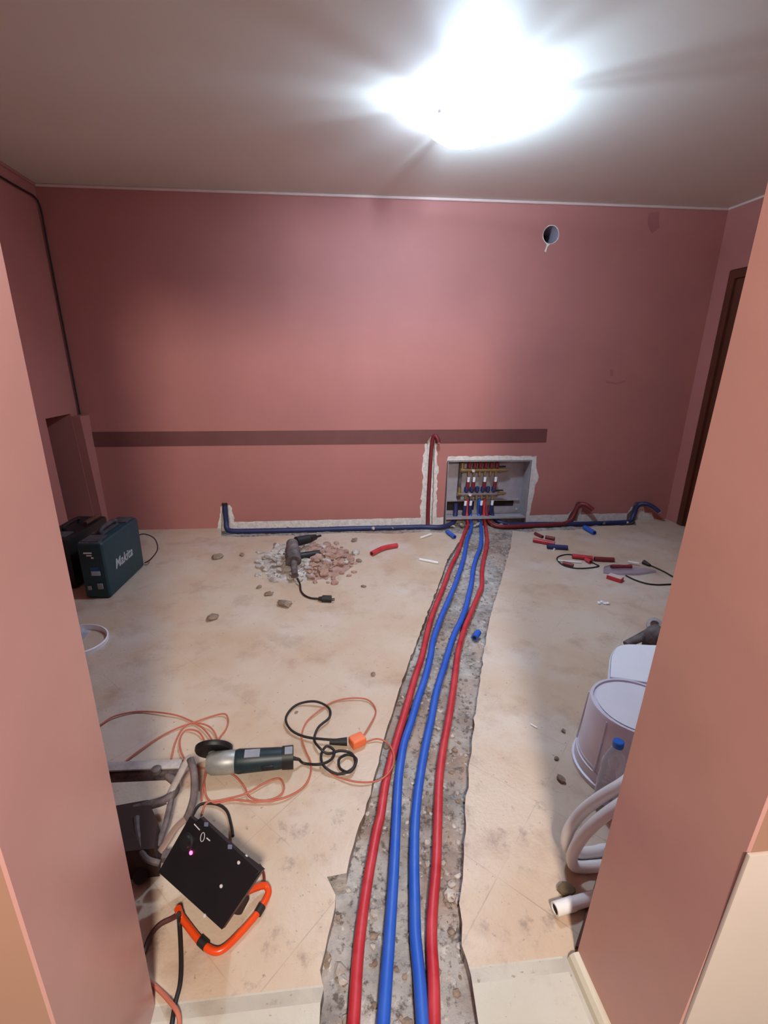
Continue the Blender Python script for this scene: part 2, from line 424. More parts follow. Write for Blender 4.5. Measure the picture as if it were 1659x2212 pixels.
# back wall with its cut-outs
def xz(px, py):
    p = atY(px, py, YB); return (p.x, p.z)
cab = [(1.098, -.055), (1.848, -.055), (1.836, .556), (1.094, .556)]
ctr = xz(1190, 507); vent = [(ctr[0]+.058*math.cos(t*math.pi/14), ctr[1]+.058*math.sin(t*math.pi/14)) for t in range(28)]
red_ch = rag([(.925, -.05), (1.0, -.05), (.995, .3), (.985, .52), (.975, .74), (.945, .765), (.915, .72), (.912, .45), (.905, .2)], .004, .03, 1)
blue_ch = rag([(-.80, -.05), (-.72, -.05), (-.722, .20), (-.735, .215), (-.768, .215), (-.775, .18)], .003, .03, 2)
red2 = rag([(2.22, -.05), (2.32, -.05), (2.33, .10), (2.352, .172), (2.30, .178), (2.285, .12), (2.25, .06)], .003, .03, 4)
blue2 = rag([(2.82, -.05), (2.90, -.05), (2.90, .10), (2.925, .165), (2.85, .17), (2.84, .1), (2.80, .05)], .003, .03, 5)
strip = [(-.86, -.055)] + [(x*.06-.86, .052+.012*(x*.06-.86+.86)/4+.006*noise.noise(Vector((x*.9, 3, 1)))) for x in range(1, 66)] + [(3.1, -.055)]
chasebands = [(rag([(.885, .0), (1.035, .0), (1.015, .5), (.995, .72), (.985, .755), (.905, .735), (.885, .55), (.893, .3)], .010, .022, 11), 2),
              (rag([(-.83, -.02), (-.68, -.02), (-.695, .17), (-.71, .20), (-.79, .19), (-.80, .1)], .007, .02, 12), 2),
              (rag([(2.20, .0), (2.35, .0), (2.36, .12), (2.28, .12)], .006, .02, 13), 2),
              (rag([(2.77, .0), (2.98, .0), (2.95, .12), (2.83, .12)], .006, .02, 14), 2)]
cabband = rag([(1.09, .54), (1.10, .592), (1.45, .594), (1.87, .590), (1.885, .48), (1.915, .41), (1.895, .34), (1.885, .2), (1.87, .0), (1.80, .0), (1.80, .54)], .006, .03, 15)
ventband = rag([(ctr[0]+.064*math.cos(t*math.pi/8), ctr[1]+.064*math.sin(t*math.pi/8)) for t in range(16)], .003, .02, 6)
drip = rag([(ctr[0]-.02, ctr[1]-.056), (ctr[0]+.004, ctr[1]-.056), (ctr[0]-.016, ctr[1]-.08), (ctr[0]-.022, ctr[1]-.115), (ctr[0]-.034, ctr[1]-.11), (ctr[0]-.026, ctr[1]-.085)], .002, .012, 8)
hook = rag([xz(1307, 822), xz(1330, 827), xz(1352, 821), xz(1350, 826), xz(1330, 831), xz(1310, 828)], .002, .02, 9)
hook2 = rag([xz(1317, 799), xz(1325, 797), xz(1325, 812), xz(1318, 813)], .002, .02, 10)
patch = rag([xz(1400, 462), xz(1425, 455), xz(1424, 492), xz(1408, 505), xz(1398, 485)], .006, .03, 16)
mb = MB()
plate(mb, [(LB-.25, -.055), (RB+.25, -.055), (RB+.25, 2.52), (LB-.25, 2.52)],
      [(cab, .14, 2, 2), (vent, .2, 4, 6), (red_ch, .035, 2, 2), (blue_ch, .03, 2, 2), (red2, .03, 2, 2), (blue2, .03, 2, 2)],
      [(strip, 2), (cabband, 2), (ventband, 2), (drip, 2), (hook, 5), (hook2, 5), (patch, 5)]+chasebands,
      lambda x, z: Vector((x, YB, z)), lambda x, z, d: Vector((x, YB+d, z)))
M_stain = mat('pink_paint_stained', (164, 102, 97), .7, var=.05)
M_ventg = mat('vent_duct', (170, 158, 170), .6, var=.05)
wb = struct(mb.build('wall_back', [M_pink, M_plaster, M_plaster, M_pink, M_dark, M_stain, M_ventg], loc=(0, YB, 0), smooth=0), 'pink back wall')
mb = MB().b(-1.70, 1.935, YB-.004, YB+.0, .688, .803)
mb.v = [Vector((p.x, p.y, p.z+.0045*(p.x+1.7)*.9)) for p in mb.v]
mb2 = MB(); outl = [(-1.70, .684), (-1.70, .797), (1.933, .820), (1.938, .708)]
cutc = [(.925, .60), (.985, .60), (.976, .742), (.945, .765), (.916, .72)]
plate(mb2, outl, [(cutc, .001, None, 0)], [], lambda x, z: Vector((x, YB-.003, z)), lambda x, z, d: Vector((x, YB+.001, z)))
struct(mb2.build('trim_1', M_stripe, smooth=0), 'dark brown painted band along the back wall')

# side walls, with hatch on the left and door on the right
def wall_quad(mb, pts, mi=0):
    o = len(mb.v); mb.v += [Vector(p) for p in pts]; mb.f.append([o+i for i in range(len(pts))]); mb.m.append(mi)
def LX(z): return LB+(LT-LB)*z/2.4
def RX(z): return RB+(RT-RB)*z/2.4
mb = MB()
ny0, ny1, nz = 3.335, 3.72, .945
plate(mb, [(JF-.02, -.05), (YB+.1, -.05), (YB+.1, 2.5), (JF-.02, 2.5)], [([(ny0, -.05), (ny1, -.05), (ny1-.06, nz), (ny0-.01, nz)], .20, 1, 0)], [],
      lambda y, z: Vector((LX(z), y, z)), lambda y, z, d: Vector((LX(z)-d, y, z)))
struct(mb.build('wall_left', [M_pink, M_browndoor], loc=(LB, 0, 0), smooth=0), 'shaded pink left wall with a low dark hatch')
struct(MB().hull([[Vector((LX(z)-.02, ny1-.06*z/nz+.002, z)), Vector((LX(z)+.06, ny1-.06*z/nz+.002, z)), Vector((LX(z)+.075, YB+.01, z)), Vector((LX(z)-.02, YB+.01, z))] for z in (-.01, .925)]).build('trim_2', M_pink, smooth=0), 'low pink boxing in the left corner')
mb = MB()
dy = 3.635
plate(mb, [(JF-.02, -.05), (YB+.1, -.05), (YB+.1, 2.55), (JF-.02, 2.55)], [([(dy-.86, -.05), (dy, -.05), (dy, 2.02), (dy-.86, 2.02)], .10, None, 0)], [],
      lambda y, z: Vector((RX(z), y, z)), lambda y, z, d: Vector((RX(z)+d, y, z)))
struct(mb.build('wall_right', M_pink, loc=(RB, 0, 0), smooth=0), 'pink right wall')
mb = MB(); dm = []
for z in (0.004, 2.018): dm.append([Vector((RX(z)+.014, dy-.855, z)), Vector((RX(z)+.06, dy-.855, z)), Vector((RX(z)+.06, dy-.003, z)), Vector((RX(z)+.014, dy-.003, z))])
mb.hull(dm)
door = struct(mb.build('door_1', M_browndoor, smooth=0), 'dark brown door in the right wall')
mb = MB()
for y0, y1 in ((dy-.06, dy-.003), (dy-.855, dy-.80)):
    mb.hull([[Vector((RX(z)-.010, y0, z)), Vector((RX(z)+.013, y0, z)), Vector((RX(z)+.013, y1, z)), Vector((RX(z)-.010, y1, z))] for z in (.004, 2.015)])
mb.hull([[Vector((RX(z)-.010, dy-.80, z)), Vector((RX(z)+.013, dy-.80, z)), Vector((RX(z)+.013, dy-.06, z)), Vector((RX(z)-.010, dy-.06, z))] for z in (1.955, 2.015)])
mb.build('door_frame', M_browndoor, parent=door, smooth=0)
mb = MB()
mb.hull([[Vector((x, JN-.02, hz(x))), Vector((x, YB+.12, hz(x))), Vector((x, YB+.12, hz(x)+.08)), Vector((x, JN-.02, hz(x)+.08))] for x in (LT-.2, RT+.25)])
struct(mb.build('ceiling', M_ceil, loc=(0, 0, HL), smooth=0), 'off-white ceiling')
# crown beads
for nm, a, b_ in (('trim_3', (LT-.0, YB-.006), (RT+.0, YB-.006)), ('trim_4', (RT-.004, YB), (RT-.004, JF)), ('trim_5', (LT+.004, JF), (LT+.004, YB))):
    P = [Vector((a[0]+(b_[0]-a[0])*t/12, a[1]+(b_[1]-a[1])*t/12, 0)) for t in range(13)]
    for p in P: p.z = hz(p.x)-.009
    struct(MB().tube(P, .0095, 8, sub=0).build(nm, M_trimw if nm != 'trim_5' else M_pink), 'pale bead between wall and ceiling')
# doorway wall
mb = MB()
def bow(z): t_ = min(1, max(0, z/2.05)); return 4*t_*(1-t_)
zs = [-.05]+[k*.12 for k in range(18)]+[2.1, 2.5]
c_ = .003
mb.hull([[Vector((x, y, z)) for x, y in ((-1.95, JN), (JL+.005*bow(z)-c_, JN), (JL+.005*bow(z), JN+c_), (JL+.005*bow(z), JF-c_), (JL+.005*bow(z)-c_, JF), (-1.95, JF))] for z in zs])
mb.hull([[Vector((x, y, z)) for x, y in ((3.4, JN), (JR+.0108*bow(z)+c_, JN), (JR+.0108*bow(z), JN+c_), (JR+.0108*bow(z), JF-c_), (JR+.0108*bow(z)+c_, JF), (3.4, JF))] for z in zs])
mb.b(JL-.01, JR+.01, JN, JF, HD, 2.5, bevel=.004)
o = mb.build('wall_front', [M_jamb, M_hall], loc=(0, JF, 0))
for p in o.data.polygons:
    if p.normal.y < -.8: p.material_index = 1
struct(o, 'thick pink doorway wall the view looks through')
struct(MB().b(JR+.007, 2.2, JN-.005, JN+.001, 0, .668, bevel=.0015).build('trim_6', M_halltile), 'beige tile dado on the hall side')
mb = MB(); mb.hull([[Vector((JR+.002, y, 0)), Vector((JR-.024, y, 0)), Vector((JR-.020, y, .012)), Vector((JR-.012, y, .02)), Vector((JR+.002, y, .022))] for y in (JN+.0, JF-.006)])
struct(mb.build('baseboard_right', M_cream, smooth=0), 'low cream skirting at the foot of the right jamb')
# cable conduit along the left ceiling edge and down the corner
P = [Vector((LX(2.31)+.012, y, 2.31)) for y in (.7, 1.5, 2.5, 3.5, 3.72)] + [Vector((LX(2.27)+.02, YB-.02, 2.25))] + [Vector((LX(z)+.018, YB-.016, z)) for z in (2.1, 1.8, 1.4, 1.0, .93)]
tag(MB().tube(P, .006, 8, sub=3).build('conduit', M_conduit), 'thin dark conduit running under the ceiling and down the left corner', 'conduit')

# ------------------------------------------------------------------ ceiling lamp
zc = hz(LAMP.x)
t = thing('ceiling_lamp', 'glowing round white lamp on the ceiling', 'lamp', (LAMP.x, LAMP.y, zc))
MB().lathe([(.0, .0), (.075, .0), (.075, -.012), (.045, -.025), (.012, -.03), (.012, -.075), (.0, -.075)], (LAMP.x, LAMP.y, zc-.001)).build('canopy', M_lampm, t)
MB().lathe([(.004, -.150), (.06, -.146), (.12, -.132), (.165, -.104), (.178, -.078), (.182, -.070), (.178, -.066)], (LAMP.x, LAMP.y, zc), None, 48).build('lamp_shade', M_lampg, t)
rf = []  # added plate that blocks lamp light toward the left wall
for rr in (.108, .111):
    rf.append([Vector((LAMP.x+rr*math.cos(math.radians(a)), LAMP.y+rr*math.sin(math.radians(a)), 0)) for a in range(136, 215, 6)])
mb = MB(); mb.hull([[p+Vector((0, 0, z)) for p in rf[0]+rf[1][::-1]] for z in (LAMP.z+.004, LAMP.z-.03, LAMP.z-.054)])
mb.build('light_baffle_left', M_lampm, t, smooth=0)
for a0, a1 in ((98, 168), (198, 248), (280, 290)):  # added bands, shaped to shade sectors of the ceiling
    rf = [[Vector((LAMP.x+rr*math.cos(math.radians(a0+(a1-a0)*k/9)), LAMP.y+rr*math.sin(math.radians(a0+(a1-a0)*k/9)), 0)) for k in range(10)] for rr in (.100, .103)]
    mb = MB(); mb.hull([[p+Vector((0, 0, z)) for p in rf[0]+rf[1][::-1]] for z in (zc-.004, zc-.079)])
    mb.build('light_baffle_ceiling', M_lampm, t, smooth=0)
for az in (95, 215, 335):  # clips added for the shadow streaks they throw on the ceiling
    a = math.radians(az); d = Vector((math.cos(a), math.sin(a), 0)); o = Vector((LAMP.x, LAMP.y, zc))
    MB().tube([o+d*.06+Vector((0, 0, -.015)), o+d*.13+Vector((0, 0, -.035)), o+d*.182+Vector((0, 0, -.072)), o+d*.186+Vector((0, 0, -.09))], .009, 8, flat=.4).build('streak_bracket', M_lampm, t)

# ------------------------------------------------------------------ floor pipes
def zpath(px, z): return [at(a, b, z) for a, b in px]
def pipe_ends(pts, r, mat_, name, label, tail=None):
    P = [Vector(p) for p in pts]
    if tail: P = [Vector(q) for q in tail] + P
    d = (P[-1]-P[-2]).normalized(); P += [P[-1]+d*.25, P[-1]+d*.9]
    for p in P[-2:]: p.z = -.008
    return tag(MB().tube(P, r, 14, sub=4).build(name, mat_), label, 'pipe', 'insulated pipes in the trench')
rL = [(1011,1133),(1000,1159),(993.6,1181),(984,1204),(972,1228.5),(960,1262),(947.5,1293.6),(934,1327),(924,1361),(912,1416),(898,1458),(883,1510),(869,1557),(855,1604),(843.5,1646),(831,1700),(822,1762),(815,1789),(799,1875),(785,1965),(773,2069),(764,2208)]
bL = [(1019,1133.6),(1015,1150),(1008.5,1167.5),(1003,1201),(995,1228.5),(984,1260),(972,1289.5),(958,1321),(946,1352),(935,1386),(930,1417),(918,1465),(901,1516),(887,1563),(872.5,1606),(865,1650),(860,1693),(855,1789),(851,1875),(846,1954),(840,2040),(828,2208)]
bR = [(1038,1133),(1040,1154),(1038,1181),(1029,1204),(1022,1231),(1019,1256),(1012.6,1285.5),(1006,1312.6),(995,1342.5),(981,1371),(966,1417),(959,1441.6),(948,1476),(939,1512),(932,1552),(923,1592),(914,1639),(907,1682),(901,1726),(896,1789),(894.6,1875),(896,1965),(897.5,2026),(906,2113),(913,2211)]
rR = [(1048,1132),(1050.5,1147),(1052,1174),(1045,1207),(1041,1235),(1041,1264),(1034,1284),(1023,1310),(1014,1331.5),(1004,1356),(990,1405),(983,1458),(975.5,1512),(968,1559),(959,1606),(952,1653),(948,1697),(945,1789),(942,1875),(935,1954),(932,2026),(936.5,2113),(938,2211)]
PZ = -.010
def tail_to(p, x): return [Vector((x, YB+.075, .20)), Vector((x, YB+.06, .08)), Vector((x, YB+.015, .0))]
for px, m_, lb in ((rL, M_red, 'leftmost red insulated pipe in the floor trench, beside the tile edge'), (bL, M_blue, 'left one of the two blue pipes in the floor trench'),
                   (bR, M_blue, 'right one of the two blue pipes in the floor trench'), (rR, M_red, 'rightmost red insulated pipe in the floor trench')):
    pts = zpath(px, PZ); pipe_ends(pts, .0142 if m_ is M_red else .0148, m_, 'insulated_pipe', lb, tail_to(pts[0], pts[0].x+.004))

# runs along the wall foot
def run(name, pts, r, m_, label, tip=None, tipm=None):
    P = [Vector(p) for p in pts]
    if tip is None: return tag(MB().tube(P, r, 12, sub=5).build(name, m_), label, 'pipe', 'insulated pipes along the back wall')
    t = thing(name, label, 'pipe', P[0], 'insulated pipes along the back wall')
    MB().tube(P, r, 12, sub=5).build('sleeve', m_, t)
    d = (P[-1]-P[-2]).normalized(); MB().cyl(P[-1]-d*.01, P[-1]+d*tip, r*.6).build('pipe_end', tipm, t)
    return t
yc = YB-.028
run('insulated_pipe', [(1.22, YB+.07, .16), (1.215, YB+.05, .05), (1.18, YB-.0, -.0), (1.06, yc-.03, -.012), (.9, yc-.01, -.014), (.6, yc-.008, -.016), (.3, yc-.012, -.014), (0, yc-.02, -.014), (-.25, yc-.025, -.012), (-.5, yc-.025, -.012), (-.70, yc-.02, -.010), (-.745, yc+.0, .01), (-.75, YB-.006, .06), (-.752, YB-.002, .13), (-.752, YB+.0, .205)],
    .021, M_blued, 'dark blue pipe running left along the back wall and up into its chase')
MB().cyl((-.752, YB-.0, .20), (-.752, YB-.0, .218), .0225).build('end_cap', M_black, bpy.data.objects[[o.name for o in COL.objects if o.get('label', '').startswith('dark blue pipe running left')][0]])
run('insulated_pipe', [(.955, yc, -.016), (.958, YB-.012, .03), (.955, YB-.002, .15), (.953, YB, .35), (.953, YB, .55), (.955, YB-.002, .70), (.962, YB-.012, .755), (.975, YB-.025, .765), (.990, YB-.036, .745), (1.0, YB-.042, .712)],
    .0165, M_redd, 'dark red pipe rising in the vertical chase left of the manifold cabinet', .006, M_pex)
run('insulated_pipe', [(1.50, YB+.07, .14), (1.505, YB+.03, .03), (1.55, yc-.03, -.010), (1.68, yc-.055, -.012), (1.9, yc-.04, -.012), (2.1, yc-.025, -.012), (2.2, yc-.012, -.008), (2.26, YB-.022, .02), (2.29, YB-.012, .08), (2.31, YB-.012, .135), (2.335, YB-.03, .165), (2.375, YB-.06, .155), (2.41, YB-.085, .125)],
    .0185, M_redd, 'red pipe running right from the cabinet and bending out of the wall')
run('insulated_pipe', [(1.55, YB+.075, .14), (1.56, YB+.045, .04), (1.66, yc-.0, -.006), (1.95, yc-.0, -.012), (2.3, yc-.015, -.014), (2.7, yc-.008, -.012), (2.82, yc-.002, -.004), (2.86, YB-.01, .05), (2.872, YB-.008, .11), (2.89, YB-.02, .150), (2.935, YB-.05, .160), (2.99, YB-.075, .135), (3.03, YB-.095, .10)],
    .0185, M_blued, 'blue pipe at the right end of the back wall, bent out over the floor', .01, M_pex)

# ------------------------------------------------------------------ manifold cabinet
t = thing('manifold_cabinet', 'open galvanised steel cabinet set low in the back wall', 'cabinet', (1.47, YB+.05, .04))
yk = YB+.115
def cabx(z, right): return (1.838+.013*(.556-z)/.5) if right else (1.096+.013*(.556-z)/.5)
MB().hull([[Vector((cabx(z, 0)+.004, yk, z)), Vector((cabx(z, 1)-.012, yk, z)), Vector((cabx(z, 1)-.012, yk+.004, z)), Vector((cabx(z, 0)+.004, yk+.004, z))] for z in (.045, .553)]).build('back_panel', M_galv, t, smooth=0)
MB().hull([[Vector((cabx(z, 0)+.003, YB-.012, z)), Vector((cabx(z, 0)+.008, YB-.012, z)), Vector((cabx(z, 0)+.008, yk, z)), Vector((cabx(z, 0)+.003, yk, z))] for z in (-.03, .553)]).build('side_panel', M_galv, t, smooth=0)
MB().hull([[Vector((cabx(z, 1)-.016, YB-.004, z)), Vector((cabx(z, 1)-.011, YB-.004, z)), Vector((cabx(z, 1)-.011, yk, z)), Vector((cabx(z, 1)-.016, yk, z))] for z in (.0, .553)]).build('side_panel', M_galv, t, smooth=0)
MB().b(1.11, 1.83, YB-.002, yk, .546, .552).build('top_panel', M_galv, t, smooth=0)
MB().b(1.115, 1.83, YB-.018, YB+.085, .046, .052).b(1.115, 1.83, YB-.021, YB-.016, .042, .058).build('bottom_lip', M_galv, t, smooth=0)
sl = MB().b(1.56, 1.765, yk-.003, yk-.0005, .118, .166).build('knockout_slot_shade', M_dark, t, smooth=0)  # dark sheet on the panel, standing for an open shaded slot
MB().b(1.13, 1.40, yk-.003, yk-.0005, .085, .165).build('knockout_slot_shade', M_dark, t, smooth=0)
MB().b(1.14, 1.81, yk-.022, yk-.0, .172, .181).build('mounting_rail', M_galv, t, smooth=0)
for z in (.175, .085): MB().lathe([(0, 0), (.010, 0), (.009, .005), (0, .006)], (1.80, yk-.001, z), frame((0, -1, 0)), 10).build('screw', M_screw, t)
for x in (1.245, 1.215):
    MB().b(x-.012, x+.012, yk-.04, yk-.0, .20, .53).build('manifold_bracket', M_dust, t, smooth=0) if x > 1.23 else None
def manifold(label, zbar, capm, pipem, x0, x1, zdown, dx=0.0):
    y = YB+.052
    t = thing('manifold', label, 'manifold', ((x0+x1)/2, y, zbar), 'heating manifolds in the cabinet')
    MB().cyl((x0, y, zbar), (x1, y, zbar), .016).build('bar', M_brass if capm is M_redd else M_nickel, t)
    xs = [x0+.045+.0485*k for k in range(6)]
    for x in xs:
        MB().lathe([(.011, 0), (.011, .012), (.019, .014), (.018, .050), (.012, .056), (0, .057)], (x, y-.004, zbar+.012), None, 12).build('valve_cap', capm, t)
        MB().cyl((x, y, zbar-.012), (x, y, zbar-.05), .012, .010, 10).build('outlet_nut', M_brass, t)
    for k in (0, 1, 3, 5):
        x = xs[k]+dx
        MB().cyl((x, y-.012, zbar-.060), (x-.003, y-.012, zbar-.115), .012, .0115, 10).build('white_sleeve', M_white, t)
        MB().tube([(x-.003, y-.008, zbar-.10), (x-.003, y-.006, zbar-.16), (x-.003, y+.004, zdown)], .0165, 10, sub=3).build('pipe_stub', pipem, t)
    MB().cyl((x1, y, zbar), (x1+.022, y, zbar), .020, n=8).cyl((x1+.022, y, zbar), (x1+.065, y, zbar), .014).cyl((x1+.065, y, zbar), (x1+.085, y, zbar), .009).build('end_fitting', M_brass, t)
    MB().box((x1+.02, y-.002, zbar+.03), (.07, .012, .012), bevel=.004).build('valve_lever', M_black, t)
    MB().cyl((x0-.03, y, zbar), (x0, y, zbar), .021, n=8).cyl((x0-.015, y, zbar+.01), (x0-.015, y, zbar+.062), .015).build('air_vent', M_brass, t)
    MB().cyl((xs[1]-.02, y-.018, zbar), (xs[1]-.02, y-.034, zbar), .012).build('gauge', M_screw, t)
    return t
manifold('upper brass manifold with red caps in the steel cabinet', .462, M_redd, M_redd, 1.262, 1.575, .285)
manifold('lower manifold with dark blue caps in the steel cabinet', .250, M_blued, M_blued, 1.252, 1.575, .060)

# ------------------------------------------------------------------ tool case on the left
A, B, C_ = at(183, 1289), at(240, 1293), at(313, 1222)
ex = (C_-B); ex.z = 0; Lc = ex.length; ex.normalize(); ey = Vector((-ex.y, ex.x, 0)); Wc = .145; Hc = .345
O = B + ex*Lc/2 + ey*Wc/2; O.z = 0
R = Matrix((ex, ey, Vector((0, 0, 1)))).transposed()
t = thing('tool_case', 'dark teal plastic tool case with silver lettering standing on edge by the left wall', 'tool case', O)
MB().box(O+Vector((0, 0, Hc/2)), (Lc, Wc, Hc), R, bevel=.022, seg=3).build('case_body', M_teal, t)
def loc2(x, y, z): return O + R @ Vector((x, y, z))
MB().tube([loc2(-.09, .0, Hc-.01), loc2(-.085, 0, Hc+.028), loc2(0, 0, Hc+.034), loc2(.085, 0, Hc+.028), loc2(.09, 0, Hc-.01)], .013, 10).build('handle', M_casedust, t)
MB().box(loc2(-.17, 0, Hc+.002), (.11, .10, .012), R, bevel=.004).box(loc2(.17, 0, Hc+.002), (.11, .10, .012), R, bevel=.004).box(loc2(0, .02, Hc+.002), (.2, .07, .01), R, bevel=.004).build('top_dust_panel', M_casedust, t)
MB().box(loc2(-Lc/2+.02, 0, Hc-.004), (.03, .12, .012), R, bevel=.004).build('top_edge', M_tealt, t)
xe = -Lc/2
for y, z, s in ((.036, .07, .022), (-.026, .08, .030)):
    MB().box(loc2(xe-.003, y, z), (.008, s, s*1.15), R, bevel=.003).build('latch', M_greyp, t)
st_ = MB().box(loc2(xe-.001, -.010, .187), (.003, .045, .022), R).build('label_sticker', M_bluelab, t)
MB().box(loc2(xe-.001, -.012, .160), (.0035, .05, .028), R, bevel=.001).build('label_sticker', mat('pale_blue_label', (176, 200, 226), .5), t)
MB().box(loc2(xe-.001, .014, .285), (.003, .045, .008), R).box(loc2(xe-.001, .008, .27), (.003, .028, .007), R).box(loc2(xe-.001, -.008, .256), (.003, .013, .008), R).build('white_mark', M_white, t)
def text_mesh(s, name, size, M4, m_, parent, shear=.25, ext=.0008, bold=.012):
    cu = bpy.data.curves.new(name, 'FONT'); cu.body = s; cu.size = size; cu.shear = shear; cu.extrude = ext; cu.offset = bold*size; cu.align_x = 'CENTER'; cu.align_y = 'CENTER'
    tmp = bpy.data.objects.new('tmp', cu); COL.objects.link(tmp)
    dg = bpy.context.evaluated_depsgraph_get(); dg.update()
    me = bpy.data.meshes.new_from_object(tmp.evaluated_get(dg)); bpy.data.objects.remove(tmp)
    me.transform(M4); me.materials.clear(); me.materials.append(m_)
    for v in me.vertices: v.co -= ORG[parent.name]
    o = bpy.data.objects.new(name, me); COL.objects.link(o); o.parent = parent; ORG[o.name] = ORG[parent.name]
    return o
def basis(o, X, Y):
    Z = X.cross(Y); return Matrix(((X.x, Y.x, Z.x, o.x), (X.y, Y.y, Z.y, o.y), (X.z, Y.z, Z.z, o.z), (0, 0, 0, 1)))
text_mesh('Makita', 'lettering', .085, basis(loc2(-.02, -Wc/2-.0008, .165), ex, Vector((0, 0, 1))), mat('silver_lettering', (190, 194, 198), .5), t)
# cable loop behind the case
P = [loc2(Lc/2+.005, -.02, .20), loc2(Lc/2+.05, -.07, .21), loc2(Lc/2+.07, -.13, .17), loc2(Lc/2+.05, -.15, .10), loc2(Lc/2+.0, -.12, .05), loc2(Lc/2+.03, -.06, .008)]
tag(MB().tube(P, .004, 7).build('cable', M_rubber), 'thin dark cable looping out behind the teal tool case', 'cable')
# black case beside it and wood stick on top
c0 = at(163, 1283); O2 = Vector((c0.x-.10, c0.y+.30, 0))
t = thing('black_case', 'black case in the shade left of the teal tool case', 'tool case', O2)
MB().box(O2+Vector((0, 0, .16)), (.20, .46, .32), R @ Matrix.Rotation(math.radians(-90), 3, 'Z'), bevel=.02).build('case_body', M_black, t)
MB().tube([O2+R @ Vector((-.08, 0, .315)), O2+R @ Vector((-.07, 0, .35)), O2+R @ Vector((.07, 0, .35)), O2+R @ Vector((.08, 0, .315))], .012, 8).build('handle', M_black, t)
MB().box(O2+R @ Vector((-.15, .0, .32)), (.10, .13, .012), R, bevel=.003).build('top_panel', M_casedust, t)
p0, p1 = at(184, 1130, .338), at(212, 1114, .338)
q = (p1-p0); tag(MB().box((p0+p1)/2, (q.length, .022, .018), frame(Vector((0, 0, 1)), q), bevel=.003).build('wooden_stick', M_woodgap), 'short brown stick lying across the top of the cases', 'stick')

# ------------------------------------------------------------------ white hoop at the left jamb
a_ = at(228, 1391); cc = Vector((a_.x-.135, a_.y+.01, 0))
mb = MB(); mb.lathe([(.128, .0), (.135, .0), (.137, .028), (.130, .030), (.128, .0)], cc+Vector((0, 0, .001)), Matrix.Rotation(math.radians(4), 3, 'Y'), 40)
tag(mb.build('plastic_hoop', M_white), 'white plastic hoop lying on the floor by the left jamb', 'hoop')

# ------------------------------------------------------------------ rubble and hammer drill
mb = MB(); hc = at(665, 1212); 
def heap(x, y):
    u, v = (x-hc.x)/.34, (y-hc.y)/.33; d = u*u+v*v
    return .075*max(0, 1-d)**1.2
for k in range(520):
    px_, py_ = random.gauss(660, 52), random.gauss(1216, 20)
    if not (555 < px_ < 775 and 1168 < py_ < 1262): continue
    p = at(px_, py_); s = random.choice([.006, .008, .011, .014, .022]) * random.uniform(.8, 1.5)
    mb.mi = 1 if (px_ > 668 and random.random() < .9) else 0
    mb.lump((p.x, p.y, heap(p.x, p.y)+s*.3), (s*1.3, s, s*.7), k, 1, .5)
mb.mi = 2
n = 22; base = len(mb.v)
for j in range(n+1):
    for i in range(n+1):
        x, y = hc.x+(i/n*2-1)*.33, hc.y+(j/n*2-1)*.32
        mb.v.append(Vector((x, y, heap(x, y)*.9 - .004 + .006*noise.noise(Vector((x*30, y*30, 0))))))
for j in range(n):
    for i in range(n):
        q = [base+j*(n+1)+i, base+j*(n+1)+i+1, base+(j+1)*(n+1)+i+1, base+(j+1)*(n+1)+i]
        if max(mb.v[k].z for k in q) > .001: mb.f.append(q); mb.m.append(1 if i > n*.52 else 0)
o = mb.build('rubble', [M_grit, M_brick, M_grit]); o['kind'] = 'stuff'; o['label'] = 'heap of grey and reddish rubble under the hammer drill'; o['category'] = 'rubble'

P0, P1 = at(637, 1243, .05), at(631, 1172, .17)
t = thing('hammer_drill', 'dusty grey hammer drill lying on the rubble heap', 'drill', (P0.x, P0.y, 0))
ax = (P1-P0)
pm, pn = P0.lerp(P1, .42), P0.lerp(P1, .72)
MB().tube([P0.lerp(P1, .40), P0.lerp(P1, .5), P0.lerp(P1, .62), P0.lerp(P1, .78)], .05, 16, sub=4).build('motor_housing', M_dust, t)
MB().tube([P0.lerp(P1, .74), P0.lerp(P1, .88), P1], lambda u: .046-.008*u, 14, sub=4).build('gear_housing', M_dust, t)
MB().tube([P0.lerp(P1, .45)+Vector((.0, 0, .0)), P0.lerp(P1, .25), P0.lerp(P1, .05), P0], lambda u: .026-.006*math.sin(u*3), 12).build('rear_handle', M_dust, t)
b0, b1, b2, b3 = at(640, 1170, .165), at(668, 1164, .16), at(681, 1160, .155), at(693, 1157, .152)
MB().cyl(b0, b1, .034, .030).cyl(b1, b2, .028, .02).build('barrel', M_black, t)
MB().cyl(b2, b3, .010, .008).build('bit', M_rubber, t)
h0, h1 = at(648, 1202, .09), at(690, 1195, .085)
MB().cyl(h0, h1, .026, .023).build('side_handle', M_black, t)
cp = [at(642, 1249, .035), at(648, 1262, .015), at(650, 1276, .006), at(658, 1286, .006), at(672, 1292, .006), at(688, 1293, .009)]
cd = MB().tube(cp, .006, 8).build('cord', M_rubber, t)
pp0, pp1 = at(688, 1293, .016), at(716, 1294, .016)
pd = (pp1-pp0).normalized()
mb = MB().cyl(pp0, pp0.lerp(pp1, .35), .010, .016).cyl(pp0.lerp(pp1, .3), pp1, .021)
mb.cyl(pp1, pp1+pd*.018+Vector((0, .009, 0)), .003).cyl(pp1+Vector((0, -.018, 0)), pp1+pd*.018+Vector((0, -.009, 0)), .003)
mb.build('plug', M_rubber, cd)
MB().tube([at(633, 1166, .19), at(624, 1172, .15), at(617, 1190, .09), at(612, 1200, .06), at(620, 1208, .05)], .004, 6).build('cable_loop', M_rubber, t)

